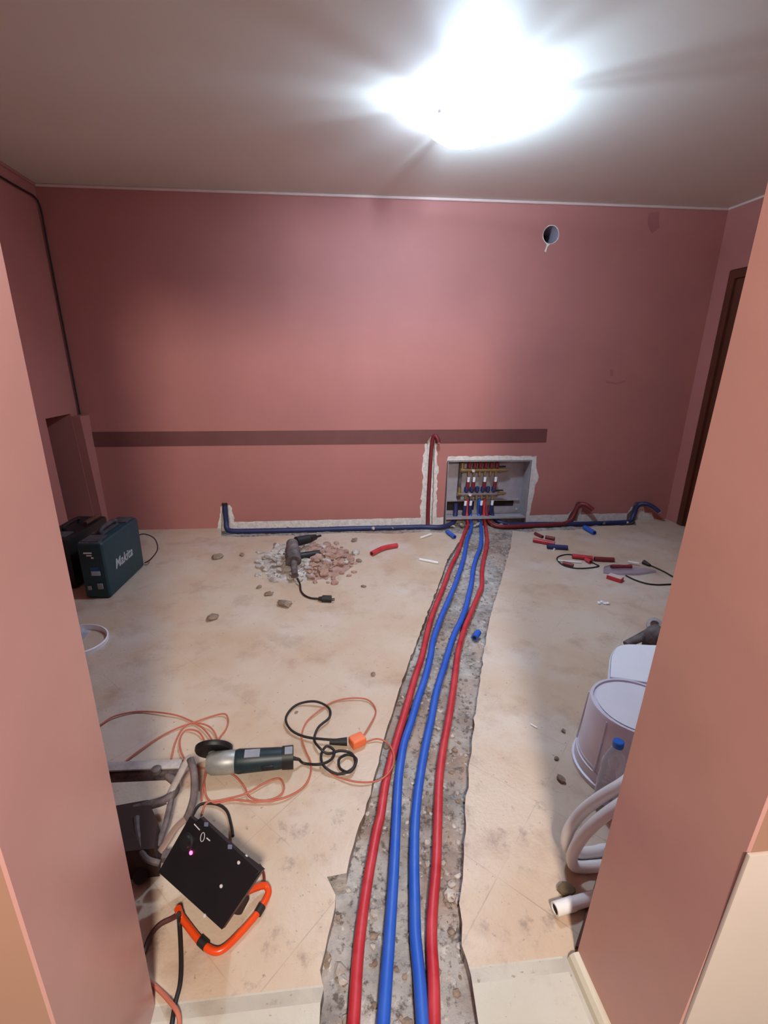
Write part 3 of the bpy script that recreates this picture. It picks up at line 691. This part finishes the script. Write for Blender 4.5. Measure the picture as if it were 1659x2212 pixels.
# ------------------------------------------------------------------ pipe offcuts and small litter
def offcut(px, m_, r, label, z=None, cat='pipe offcut', group='pipe offcuts on the floor', bore_shade=True):
    z = r+.001 if z is None else z
    P = [at(a, b, z) for a, b in px]
    t = thing('pipe_offcut', label, cat, (P[0].x, P[0].y, 0), group)
    MB().tube(P, r, 14, sub=5 if len(P) > 2 else 0).build('sleeve', m_, t)
    if bore_shade:
        for a, b_ in ((P[0], P[1]), (P[-1], P[-2])):
            d = (a-b_).normalized(); MB().cyl(a-d*.002, a+d*.0008, r*.6, n=12).build('bore_shade', M_boreshade, t)  # dark disc on the solid end, its colour standing for the shaded hollow
    return t
offcut([(803, 1196), (828, 1184), (858, 1178)], M_red, .018, 'curved red pipe offcut alone on the floor left of the trench')
offcut([(966, 1148), (982, 1160)], M_blue, .017, 'short blue pipe offcut against the foot of the steel cabinet')
offcut([(1033, 1366), (1025, 1378)], M_blue, .017, 'blue pipe offcut lying in the trench right of the pipes', z=-.012)
offcut([(1263, 1139), (1284, 1151)], M_blue, .019, 'blue pipe offcut in front of the bent red pipe at the wall')
offcut([(1152, 1166), (1198, 1175)], M_red, .017, 'red pipe offcut whose right end touches a blue offcut')
offcut([(1182, 1180), (1226, 1183)], M_blued, .018, 'dark blue pipe offcut between two red ones on the right floor')
offcut([(1156, 1152), (1172, 1160)], M_redd, .013, 'thin dark red offcut just below the wall trench')
offcut([(1178, 1160), (1198, 1164)], M_redd, .015, 'stubby red offcut right of the thin dark red one')
offcut([(1236, 1201), (1280, 1206)], M_red, .017, 'red offcut lying above the wire loop')
offcut([(1284, 1207), (1326, 1209)], M_redd, .016, 'dark red offcut at the right end of the row above the wire loop')
offcut([(1320, 1224), (1364, 1224)], M_redd, .013, 'muted red offcut lying on the clear plastic film', z=.024)
offcut([(1216, 1216), (1238, 1222)], M_redd, .014, 'short muted red offcut inside the wire loop')
offcut([(1266, 1208), (1276, 1214)], M_red, .015, 'tiny red offcut hanging below the row beside the wire loop')
def stick(px, r, label, m_=M_pex, z=None):
    P = [at(a, b, r if z is None else z) for a, b in px]
    t = tag(MB().tube(P, r, 10, sub=0).build('white_pipe_offcut', m_), label, 'pipe offcut', 'white pipe offcuts')
    return t
stick([(906, 1208), (947, 1216)], .009, 'white pipe offcut lying left of the long red pipe')
stick([(908, 1162), (931, 1154)], .009, 'short white pipe offcut near the foot of the vertical chase')
stick([(1205, 1211), (1256, 1215)], .007, 'white pipe offcut inside the wire loop', z=.007)
stick([(1356, 1213), (1380, 1217)], .007, 'white pipe offcut above the clear film', z=.02)
stick([(1196, 1188), (1199, 1184)], .007, 'tiny white stub below the dark blue offcut')
stick([(1146, 1564), (1160, 1572)], .003, 'sliver of white plastic on the floor left of the bucket')
P = [(1203, 1207), (1212, 1200), (1232, 1198), (1262, 1206), (1285, 1218), (1293, 1223), (1270, 1227), (1240, 1227), (1215, 1220)]
tag(MB().tube([at(a, b, .005) for a, b in P], .0045, 7, closed=True).build('wire_loop', M_rubber), 'closed loop of dark wire on the right floor', 'wire')
p = [at(a, b, .004) for a, b in ((1304, 1226), (1326, 1222), (1365, 1224), (1410, 1230), (1416, 1236), (1380, 1242), (1330, 1241), (1302, 1238))]
mb = MB(); loops = []
for h in (0, .008): loops.append([Vector((q.x+.004*math.sin(k*2+h*90), q.y, q.z-.003+h+(.006*math.sin(k*1.7) if h else 0)+(.004 if h else 0))) for k, q in enumerate(p)])
mb.hull(loops); tag(mb.build('plastic_film', M_bag), 'clear plastic film lying under the muted red offcut', 'plastic film')
a0, a1 = at(1321, 1252), at(1343, 1259); q = a1-a0
t = thing('cigarette_packet', 'small red and white packet on the right floor', 'packet', (a0+a1)/2)
Rk = frame(Vector((0, 0, 1)), q)
MB().box((a0+a1)/2+Vector((0, .02, .014)), (.088, .055, .026), Rk, bevel=.002).build('box_body', M_card, t)
MB().box((a0+a1)/2+Vector((0, .02, .0275)), (.082, .05, .0015), Rk).build('lid_face', M_cardw, t)
cbl = [at(a, b, .006) for a, b in ((1402, 1220), (1420, 1228), (1437, 1236), (1455, 1246), (1475, 1250), (1470, 1262), (1446, 1262), (1420, 1263), (1395, 1260), (1370, 1252), (1352, 1243))]
t = thing('power_cable', 'dark cable with a plug at the edge of the right jamb', 'cable', cbl[0])
MB().tube(cbl, .005, 7).build('cord', M_rubber, t)
MB().cyl(at(1390, 1214, .016), at(1404, 1221, .012), .017, .009).build('plug', M_rubber, t)
mb = MB()
for k, (a, b_) in enumerate(((1294, 1302), (1301, 1300), (1307, 1303), (1313, 1303))): mb.lump(at(a, b_, .006), (.016, .011, .007), k+50, 1, .5)
tag(mb.build('paper_scrap', M_white), 'crumpled white scrap alone on the floor right of the trench', 'scrap')

stones = [(470, 1206, .030, 'tan stone left of the rubble heap near the wall'), (523, 1200, .017, 'small stone between the tan stone and the rubble'), (459, 1337, .026, 'flat brown stone at the left of the open floor'), (616, 1308, .030, 'grey stone below the rubble heap left of the plug'),
          (765, 1169, .022, 'dark round stone above the red offcut'), (728, 1207, .030, 'brown broken block on the right side of the rubble'), (806, 1458, .010, 'tiny black stone in the middle of the floor'), (785, 1268, .012, 'small grey pebble right of the drill plug'),
          (775, 1213, .018, 'reddish chip at the right end of the rubble heap'), (595, 1177, .014, 'small grey chip left of the hammer drill'), (560, 1270, .015, 'pebble left under the rubble heap'), (582, 1285, .02, 'pale flat chip below the rubble heap'),
          (640, 1540, .006, 'pebble inside the black cord loop'), (1212, 1685, .012, 'brown chip at the left foot of the bucket'), (1217, 1580, .008, 'small chip left of the bucket rim'), (1202, 1640, .007, 'dark crumb left of the bucket foot')]
for k, (a, b_, s, lb) in enumerate(stones):
    q = at(a, b_); tag(MB().lump((q.x, q.y, s*.5), (s*1.3, s*.95, s*.6), k+20, 2, .55).build('stone', M_stone, smooth=25), lb, 'stone', 'loose stones on the floor')
# grit in the trench
mb = MB()
for k in range(2600):
    y = random.uniform(.3, 3.72)
    x = random.uniform(-.2, 1.5) if y < 3.55 else random.uniform(-.8, 2.9)
    if not inpoly(x, y, trench): continue
    s = random.choice([.002, .003, .004, .005, .007]) * random.uniform(.7, 1.3) * (1.25 if y < 1.4 else 1)
    mb.lump((x, y, bed_z(x, y)+s*.25), (s*1.25, s, s*.7), k, 1, .5)
for k in range(34):
    y = random.uniform(.42, 1.0); x = random.choice((random.uniform(-.03, .06), random.uniform(.29, .40)))
    if not inpoly(x, y, trench): continue
    s = random.uniform(.007, .016); mb.lump((x, y, bed_z(x, y)+s*.2), (s*1.2, s, s*.6), k+900, 2, .5)
for k in range(150):
    x = random.uniform(-.68, 2.8); y = YB-random.uniform(.004, .05)
    if not inpoly(x, y, trench): continue
    s = random.uniform(.006, .018); mb.lump((x, y, -.02+s*.6), (s*1.6, s, s*.9), k+2000, 1, .6)
mb.m = [1 if (len(mb.f) and (hash((i//20)*7919) % 5) < 2) else 0 for i in range(len(mb.f))]
o = mb.build('trench_grit', [M_grit, M_stone], smooth=0); o['kind'] = 'stuff'; o['label'] = 'loose grit and mortar crumbs in the pipe trench'; o['category'] = 'grit'

# ------------------------------------------------------------------ angle grinder
g0, g1 = at(470, 1648, .045), at(627, 1636, .04)
gx = (g1-g0); Lg = gx.length; gx.normalize(); gy = Vector((0, 0, 1)).cross(gx).normalized(); gz = gx.cross(gy)
R = Matrix((gx, gy, gz)).transposed()
def G(x, y, z): return g0 + R @ Vector((x, y, z))
t = thing('angle_grinder', 'teal and black angle grinder lying on the floor', 'angle grinder', (g0.x, g0.y, 0))
MB().hull([[G(x, r*ry*math.cos(k*math.pi/8), r*rz_*math.sin(k*math.pi/8)) for k in range(16)] for x, r, ry, rz_ in ((-.035, .026, 1, 1), (-.02, .036, 1, 1), (.02, .038, 1, 1.), (.055, .037, 1, 1), (.06, .034, 1, 1))]).build('gear_head', M_silver, t)
mb = MB(); gd = []
mb.lathe([(0, 0), (.058, 0), (.062, .006), (.062, .016), (.056, .018), (0, .014)], G(-.018, .034, .014), frame(gy+gz*.45), 32)
mb.build('guard', M_black, t)
MB().cyl(G(-.018, .02, .0), G(-.018, .04, .004), .02).build('spindle_neck', M_silver, t)
MB().hull([[G(x, r*math.cos(k*math.pi/10), r*math.sin(k*math.pi/10)) for k in range(20)] for x, r in ((.058, .036), (.07, .039), (.12, .037), (.2, .035), (.215, .034))]).build('motor_body', M_teald, t)
MB().hull([[G(x, r*math.cos(k*math.pi/10), r*1.05*math.sin(k*math.pi/10)) for k in range(20)] for x, r in ((.213, .036), (.25, .037), (Lg-.008, .035), (Lg, .031))]).build('rear_housing', M_black, t)
MB().box(G(.115, -.008, .0375), (.05, .032, .003), R).build('rating_plate', M_greyp, t)
MB().box(G(.235, -.008, .0385), (.026, .03, .003), R).build('rating_plate', M_greyp, t)
MB().box(G(.165, -.036, .0), (.04, .008, .016), R, bevel=.003).build('switch', M_black, t)
MB().cyl(G(Lg-.005, 0, 0), G(Lg+.03, 0, -.012), .008, .005).build('strain_relief', M_rubber, t)
CR = .0038
def cordp(px, r=CR, lift=0.0, wig=.0):
    return [at(a, b, r+.001+lift+wig*abs(math.sin(k*1.3))) for k, (a, b) in enumerate(px)]
e_ = G(Lg+.03, 0, -.012)
P = [e_] + cordp([(657,1649),(692,1651),(716,1640),(722,1622),(706,1612),(694,1630),(700,1655),(730,1672),(760,1662),(770,1640),(752,1630),(733,1640),(735,1660),(755,1668),(768,1650),(760,1628),(735,1622),(708,1628),(690,1615),(679,1597),(688,1571),(712,1549),(709,1528),(679,1515),(640,1523),(618,1549),(627,1575),(657,1591),(701,1597),(744,1599)], .0045, wig=.012)
cd = MB().tube(P, .0046, 8, sub=6).build('cord', M_rubber, t)
MB().cyl(at(712, 1603, .016), at(750, 1602, .016), .009, .015).build('plug', M_rubber, cd)

# orange extension cord
socket = at(772, 1600, .018)
t = thing('extension_cord', 'thin orange extension cord tangled across the floor around the grinder', 'extension cord', (socket.x, socket.y, 0))
mb = MB()
q = at(790, 1590, .018)-at(755, 1606, .018)
Rk = frame(Vector((0, 0, 1)), q); MB().box(socket, (.055, .042, .034), Rk, bevel=.008, seg=3).build('socket', M_oplug, t)
cordA = [(783,1592),(800,1565),(812,1535),(795,1512),(760,1508),(720,1516),(690,1535),(662,1560),(652,1590),(660,1620),(672,1650),(668,1680),(650,1705),(610,1725),(560,1732),(500,1728),(465,1735),(447,1722),(441,1690),(447,1650),(462,1612),(440,1575),(400,1552),(360,1541),(300,1537),(250,1546),(222,1562),(190,1585)]
cordB = [(784,1606),(815,1596),(840,1608),(851,1635),(843,1665),(815,1687),(770,1689),(725,1676),(700,1655)]
cordC = [(262,1652),(300,1622),(345,1592),(385,1572),(420,1560),(455,1548),(485,1542),(493,1556),(488,1575),(470,1600),(455,1640),(440,1690),(436,1730)]
cordD = [(370,1640),(380,1600),(398,1570),(425,1562),(455,1572),(470,1600),(466,1640),(440,1660),(400,1640),(388,1605),(400,1578),(430,1582),(446,1615),(450,1660)]
cordE = [(436,1760),(446,1735),(480,1728),(530,1715),(575,1690),(603,1682),(614,1700),(603,1720),(570,1730),(540,1722),(528,1700),(505,1675),(470,1660)]
for nm, c_ in (('cord', cordA), ('cord', cordB), ('cord', cordC), ('cord', cordD), ('cord', cordE)):
    MB().tube(cordp(c_, .0031, wig=.006), .0031, 7, sub=6).build(nm, M_ocord, t)

# ------------------------------------------------------------------ black fan heater on its orange frame
A, B, C_, D_ = at(342, 1884, .085), at(479, 2008, .075), at(566, 1880, .20), at(412, 1762, .215)
nrm = (C_-A).cross(D_-B).normalized()
if nrm.z < 0: nrm = -nrm
D_ = atplane(410, 1764, A, (B-A).cross(C_-A).normalized())
pn_ = (B-A).cross(C_-A).normalized()
if pn_.z < 0: pn_ = -pn_
ctr_ = (A+B+C_+D_)/4
t = thing('fan_heater', 'black box fan heater with red light on an orange tube frame', 'heater', (ctr_.x, ctr_.y, 0))
loop_top = [A, B, C_, D_]
ins = [p.lerp(ctr_, .10)-pn_*.012 for p in loop_top]
bot = [Vector((p.x*.6+ctr_.x*.4-.005, p.y*.6+ctr_.y*.4+.035, .045)) for p in loop_top]
MB().hull([bot, [p.lerp(ctr_, .03)-pn_*.010 for p in loop_top]]).build('housing', M_blackm, t, smooth=0)
MB().hull([[p-pn_*.012 for p in loop_top], loop_top]).build('front_panel', M_blackm, t, smooth=0)
def onp(px, py, h=0.0): return atplane(px, py, A, pn_)+pn_*h
fl = [onp(440, 1762, .001), onp(452, 1770, .001), onp(566, 1880, .001), onp(562, 1886, .001)]
MB().hull([[onp(*q, .000) for q in ((440, 1764), (566, 1879), (556, 1888), (428, 1774))], [onp(*q, .012) for q in ((440, 1764), (566, 1879), (558, 1887), (430, 1772))]]).build('side_flange', M_blackm, t, smooth=0)
Rp = frame(pn_)
MB().lathe([(.022, 0), (.0215, .004), (.016, .006), (.015, .012), (0, .013)], onp(405, 1817), Rp, 24).build('dial', M_black, t)
MB().lathe([(.0045, 0), (.0045, .002), (0, .004)], onp(413, 1842, .000), Rp, 12).build('indicator_light', M_led, t)['label'] = 'glowing pink red indicator light'
for q in ((516, 1863), (532, 1850), (478, 1914), (442, 1978), (550, 1881)):
    MB().lathe([(.0042, 0), (.0038, .002), (0, .003)], onp(*q), Rp, 10).build('screw', M_screw, t)
mb = MB(); c_ = onp(438, 1808, .0008); e1 = (onp(440, 1800)-onp(436, 1816)).normalized(); e2 = pn_.cross(e1)
mb.tube([c_+e1*.010*math.cos(k*.6283)+e2*.006*math.sin(k*.6283) for k in range(10)], .0009, 5, closed=True, sub=2)
mb.tube([onp(447, 1810, .0008), onp(454, 1816, .0008)], .0016, 5, sub=0); mb.tube([onp(420, 1780, .0008), onp(432, 1793, .0008)], .0014, 5, sub=0)
mb.build('dial_marking', M_screw, t)
for q in ((453, 1778), (504, 1826)): MB().box(onp(*q, .0125), (.012, .009, .001), Rp).build('rating_sticker', mat('blue_grey_sticker', (110, 120, 150), .5), t)
fz = .011
fr = MB().tube([at(384, 1962, .04), at(390, 1978, fz+.006), at(402, 1995, fz), at(432, 2033, fz), at(458, 2053, fz), at(482, 2050, fz), at(520, 2014, fz), at(556, 1972, fz), at(573, 1945, fz), at(580, 1926, fz+.004), at(572, 1913, fz+.010), at(552, 1918, .035), at(528, 1928, .06)], .0085, 12, sub=6).build('stand_frame', M_orange, t)
for a, b_ in (((432, 2031), (446, 2044)), ((556, 1974), (566, 1957))):
    MB().cyl(at(*a, fz), at(*b_, fz), .0105).build('rubber_sleeve', M_rubber, fr)
MB().cyl(at(520, 1932, .04), at(505, 1960, .04), .025).build('rear_foot', M_brownm, t)
hp = [at(503, 1806, .02), at(499, 1780, .006), at(490, 1752, .006), at(470, 1738, .006), at(440, 1736, .006), at(425, 1745, .006), at(410, 1770, .02)]
tag(MB().tube(hp, .0045, 7).build('power_cable', M_rubber), 'black cable looping up behind the fan heater', 'cable')
hp = [at(385, 1975, .05), at(387, 1992, .012), at(390, 2040, .006), at(391, 2090, .006), at(388, 2130, .006), at(378, 2170, .006), at(368, 2230, .006), at(350, 2300, .006)]
tag(MB().tube(hp, .0052, 8).build('power_cable', M_rubber), 'straight black cable running from the heater toward the doorway', 'cable')
hp = [at(300, 2100, .006), at(345, 2140, .006), at(368, 2165, .013), at(383, 2186, .015), at(388, 2215, .006), at(386, 2290, .006)]
tag(MB().tube(hp, .0048, 8).build('extension_cord', M_ocord), 'pinkish cord crossing the black cable at the foot of the left jamb', 'extension cord')
hp = [at(560, 1868, .012), at(569, 1885, .008), at(571, 1905, .012)]
tag(MB().tube(hp, .004, 7).build('cable', mat('brown_cable', (120, 50, 40), .5)), 'short brown cable at the right corner of the heater', 'cable')
hp = [at(395, 1972, .02), at(370, 1985, .006), at(345, 1998, .006), at(325, 2022, .006), at(310, 2060, .006)]
tag(MB().tube(hp, .006, 7).build('cable', mat('dark_brown_cable', (84, 40, 36), .5)), 'dark reddish cable leaving the heater toward the left jamb', 'cable')

# ------------------------------------------------------------------ dusty power tool left of the heater
q0 = at(300, 1820)
t = thing('power_tool', 'dusty dark power tool with bent tube handles left of the black heater', 'power tool', (q0.x, q0.y, 0))
bl = [at(a, b, .002) for a, b in ((225, 1800), (330, 1780), (352, 1830), (345, 1893), (230, 1905))]
tp = [Vector((p.x*.96+q0.x*.04, p.y*.96+q0.y*.04, .10)) for p in bl]
MB().hull([bl, [p+Vector((0, 0, .06)) for p in bl], tp]).build('body', M_brownm, t, smooth=40)
r0, r1 = at(160, 1678, .12), at(388, 1668, .12)
d = (r1-r0); Rr = frame(Vector((0, 0, 1)), d)
MB().box((r0+r1)/2+Vector((0, .02, .012)), (d.length, .034, .006), Rr, bevel=.002).build('rail_top', M_rail, t)
MB().box((r0+r1)/2+Vector((0, .008, -.012)), (d.length, .024, .030), Rr, bevel=.004).build('rail', M_dust, t)
MB().lathe([(0, 0), (.014, 0), (.014, .012), (.006, .016), (0, .016)], at(338, 1667, .136), None, 14).build('knob', M_dust, t)
MB().tube([at(362, 1675, .11), at(378, 1690, .105), at(376, 1712, .10), at(352, 1730, .095), at(310, 1742, .09), at(275, 1755, .085), at(255, 1790, .07)], .0125, 12).build('bent_tube', M_dust, t)
MB().tube([at(358, 1735, .09), at(372, 1705, .11), at(388, 1675, .14), at(405, 1642, .17), at(412, 1638, .175)], .0105, 10, flat=.6).build('lever_arm', M_rail, t)
MB().tube([at(411, 1640, .175), at(418, 1665, .165), at(420, 1695, .15), at(418, 1725, .13), at(410, 1752, .11), at(400, 1775, .09)], .011, 10).build('loop_handle', M_dust, t)
MB().tube([at(400, 1770, .10), at(378, 1790, .09), at(358, 1822, .07), at(345, 1840, .06)], .010, 8, flat=.6).build('strut', mat('tan_metal', (150, 124, 112), .6), t)
MB().tube([at(372, 1712, .10), at(366, 1745, .085), at(355, 1790, .07), at(340, 1830, .06)], .009, 8).build('strut', M_dust, t)
MB().tube([at(295, 1765, .10), at(298, 1800, .095), at(312, 1850, .09), at(345, 1865, .08)], .008, 8).build('hose', M_dust, t)
MB().cyl(at(303, 1893, .0), at(303, 1893, .03), .018).build('foot', M_rubber, t)
MB().box(at(365, 1850, .07), (.035, .02, .02), bevel=.003).build('clamp', M_dust, t)

# ------------------------------------------------------------------ right side: bucket, tub, bottle, coil
bc = Vector((1.035, 1.165, 0))
t = thing('bucket', 'translucent plastic bucket standing upside down beside the right jamb', 'bucket', bc)
mb = MB(); mb.lathe([(.164, .0), (.164, .014), (.157, .016), (.155, .05), (.150, .052), (.143, .255), (.140, .262), (.132, .262), (.130, .256), (.0, .256)], bc, None, 48)
bk = mb.build('bucket_body', M_bucket, t)
MB().lathe([(.0, .0), (.120, .0), (.122, .003), (.0, .005)], bc+Vector((0, 0, .2565)), None, 48).build('bucket_base', M_lidw, t)
for a in range(0, 360, 60):
    u = Vector((math.cos(math.radians(a+20)), math.sin(math.radians(a+20)), 0)); MB().tube([bc+u*.155+Vector((0, 0, .052)), bc+u*.1445+Vector((0, 0, .25))], .003, 6, sub=0).build('rib', M_bucket, t)
MB().lathe([(.148, .055), (.1515, .055), (.1515, .063), (.148, .063)], bc, None, 48).build('rim_band', M_bucket, t)

z0 = .22
cpts = [at(1314, 1470, z0), at(1316, 1432, z0), at(1320, 1414, z0), at(1330, 1400, z0), at(1346, 1393, z0), at(1370, 1392, z0), at(1420, 1394, z0)]
far = Vector((1.50, cpts[-1].y-.01, z0)); near = Vector((1.46, 1.205, z0))
poly = catmull(cpts, 4)+[far, near]
cm = sum(poly, Vector())/len(poly)
t = thing('plastic_tub', 'white plastic box with a grooved lid behind the bucket', 'box', (cm.x, cm.y, 0))
MB().hull([[Vector((cm.x+(p.x-cm.x)*s, cm.y+(p.y-cm.y)*s, z)) for p in poly] for s, z in ((.84, .001), (.95, z0-.03), (.97, z0-.012))]).build('box_body', M_white, t, smooth=50)
def ringp(s, z): return [Vector((cm.x+(p.x-cm.x)*s, cm.y+(p.y-cm.y)*s, z)) for p in poly]
MB().hull([ringp(.99, z0-.014), ringp(1.0, z0-.006), ringp(.985, z0)]).build('lid', M_white, t, smooth=30)
mb = MB(); a_, b_ = ringp(.945, z0+.0006), ringp(.905, z0+.0006); n = len(a_)
mb.hull([ringp(.945, z0-.002), ringp(.945, z0+.0006)])
mb.build('lid_groove', M_groove, t, smooth=0)
MB().hull([ringp(.905, z0-.001), ringp(.905, z0+.003), ringp(.89, z0+.005)]).build('lid_panel', M_white, t, smooth=0)

h0, h1 = at(1352, 1392, .06), at(1403, 1368, .10)
t = thing('pipe_tool', 'dark metal tool with a round head behind the white box', 'tool', (h1.x, h1.y, 0))
MB().tube([h0, h0.lerp(h1, .5), h1], lambda u: .018+.008*u, 12, flat=.8).build('handle', M_dust, t)
hd_ = at(1416, 1372, .11)
MB().lump(hd_, (.055, .045, .05), 5, 3, .25).build('head', M_dust, t)
MB().lathe([(.022, 0), (.034, .004), (.036, .02), (.02, .022), (.016, .010), (0, .010)], at(1412, 1352, .14), frame((-.3, -.6, .7)), 20).build('flange', M_rail, t)
MB().b(hd_.x-.03, hd_.x+.06, hd_.y-.02, hd_.y+.04, 0.0, .08, bevel=.008).build('base', M_brownm, t)

cp_ = at(1338, 1606, .240); bo = Vector((cp_.x-.012, cp_.y-.010, 0))
t = thing('water_bottle', 'clear plastic bottle with a blue cap in front of the bucket', 'bottle', bo)
MB().lathe([(.0, .006), (.018, .002), (.030, .001), (.034, .012), (.034, .06), (.032, .066), (.034, .072), (.034, .12), (.031, .15), (.034, .158), (.032, .18), (.022, .215), (.013, .235), (.0125, .25), (.0, .25)], bo, None, 28).build('bottle_body', M_pet, t)
MB().lathe([(.0, .0), (.0155, .0), (.016, .004), (.0155, .018), (.013, .02), (0, .02)], bo+Vector((0, 0, .240)), None, 24).build('cap', M_bluecap, t)

# coil of white pipe, a few turns leaning on each other
hid = [Vector((1.06, .80, .04)), Vector((1.14, .84, .12)), Vector((1.10, .88, .24))]
def turn(L_): return [at(*q) for q in L_]
pts = [Vector((1.02, .905, .32))] + turn([(1400,1655,.30),(1345,1693,.27),(1292,1726,.22),(1252,1760,.16),(1226,1800,.10),(1226,1832,.045),(1250,1842,.016),(1285,1840,.014),(1335,1836,.014)]) + hid
pts += [Vector((1.0, .87, .30))] + turn([(1400,1700,.275),(1345,1734,.245),(1300,1766,.20),(1262,1802,.14),(1238,1842,.075),(1238,1868,.03),(1258,1873,.014),(1290,1871,.014),(1330,1868,.014),(1400,1862,.014)]) + [Vector((1.05, .78, .03)), Vector((1.13, .80, .10)), Vector((1.08, .84, .22)), Vector((1.0, .85, .262))]
tag(MB().tube(pts, .0148, 12, sub=6).build('pipe_coil', M_pex), 'coil of white plastic pipe at the foot of the right jamb', 'pipe coil')

# white drain pipe with an open end, dark sheet for the shaded hole beside it
e0, e1 = at(1198, 1964, .0175), at(1290, 1936, .0175)
t = thing('drain_pipe', 'short white drain pipe with dark open end beside the right jamb', 'pipe', (e0.x, e0.y, 0))
dd = (e1-e0).normalized()
MB().lathe([(.0118, .06), (.0118, .0), (.0160, .0), (.0165, .055), (.0165, .0551), (.0150, .056), (.0150, (e1-e0).length), (0, (e1-e0).length)], e0, frame(dd), 28).build('pipe_wall', M_pex, t)
MB().cyl(e0+dd*.003, e0+dd*.004, .0120, n=20).build('bore_shade', M_boreshade, t)  # dark disc painting the shade inside the open end
mb = MB(); a_ = [at(*q, .002) for q in ((1241, 2050), (1262, 1985), (1288, 1900), (1300, 1930), (1280, 2000), (1262, 2052))]  # flat dark sheet in place of the shaded hole at the wall foot
a_ = [Vector((max(p.x, JR+.002) if p.y < JF+.01 else p.x, max(p.y, JF+.004), p.z)) for p in a_]
mb.hull([a_, [p+Vector((0, 0, .010)) for p in a_]]); tag(mb.build('foot_gap_sheet', M_woodgap, smooth=0), 'dark brown sheet standing for the shaded hole under the white drain pipe', 'shade sheet')
q = at(1222, 1925); tag(MB().lump((q.x, q.y, .008), (.022, .017, .012), 77, 2, .5).build('stone', mat('olive_stone', (112, 92, 66), .9, var=.2)), 'olive brown lump beside the white drain pipe', 'stone', 'loose stones on the floor')
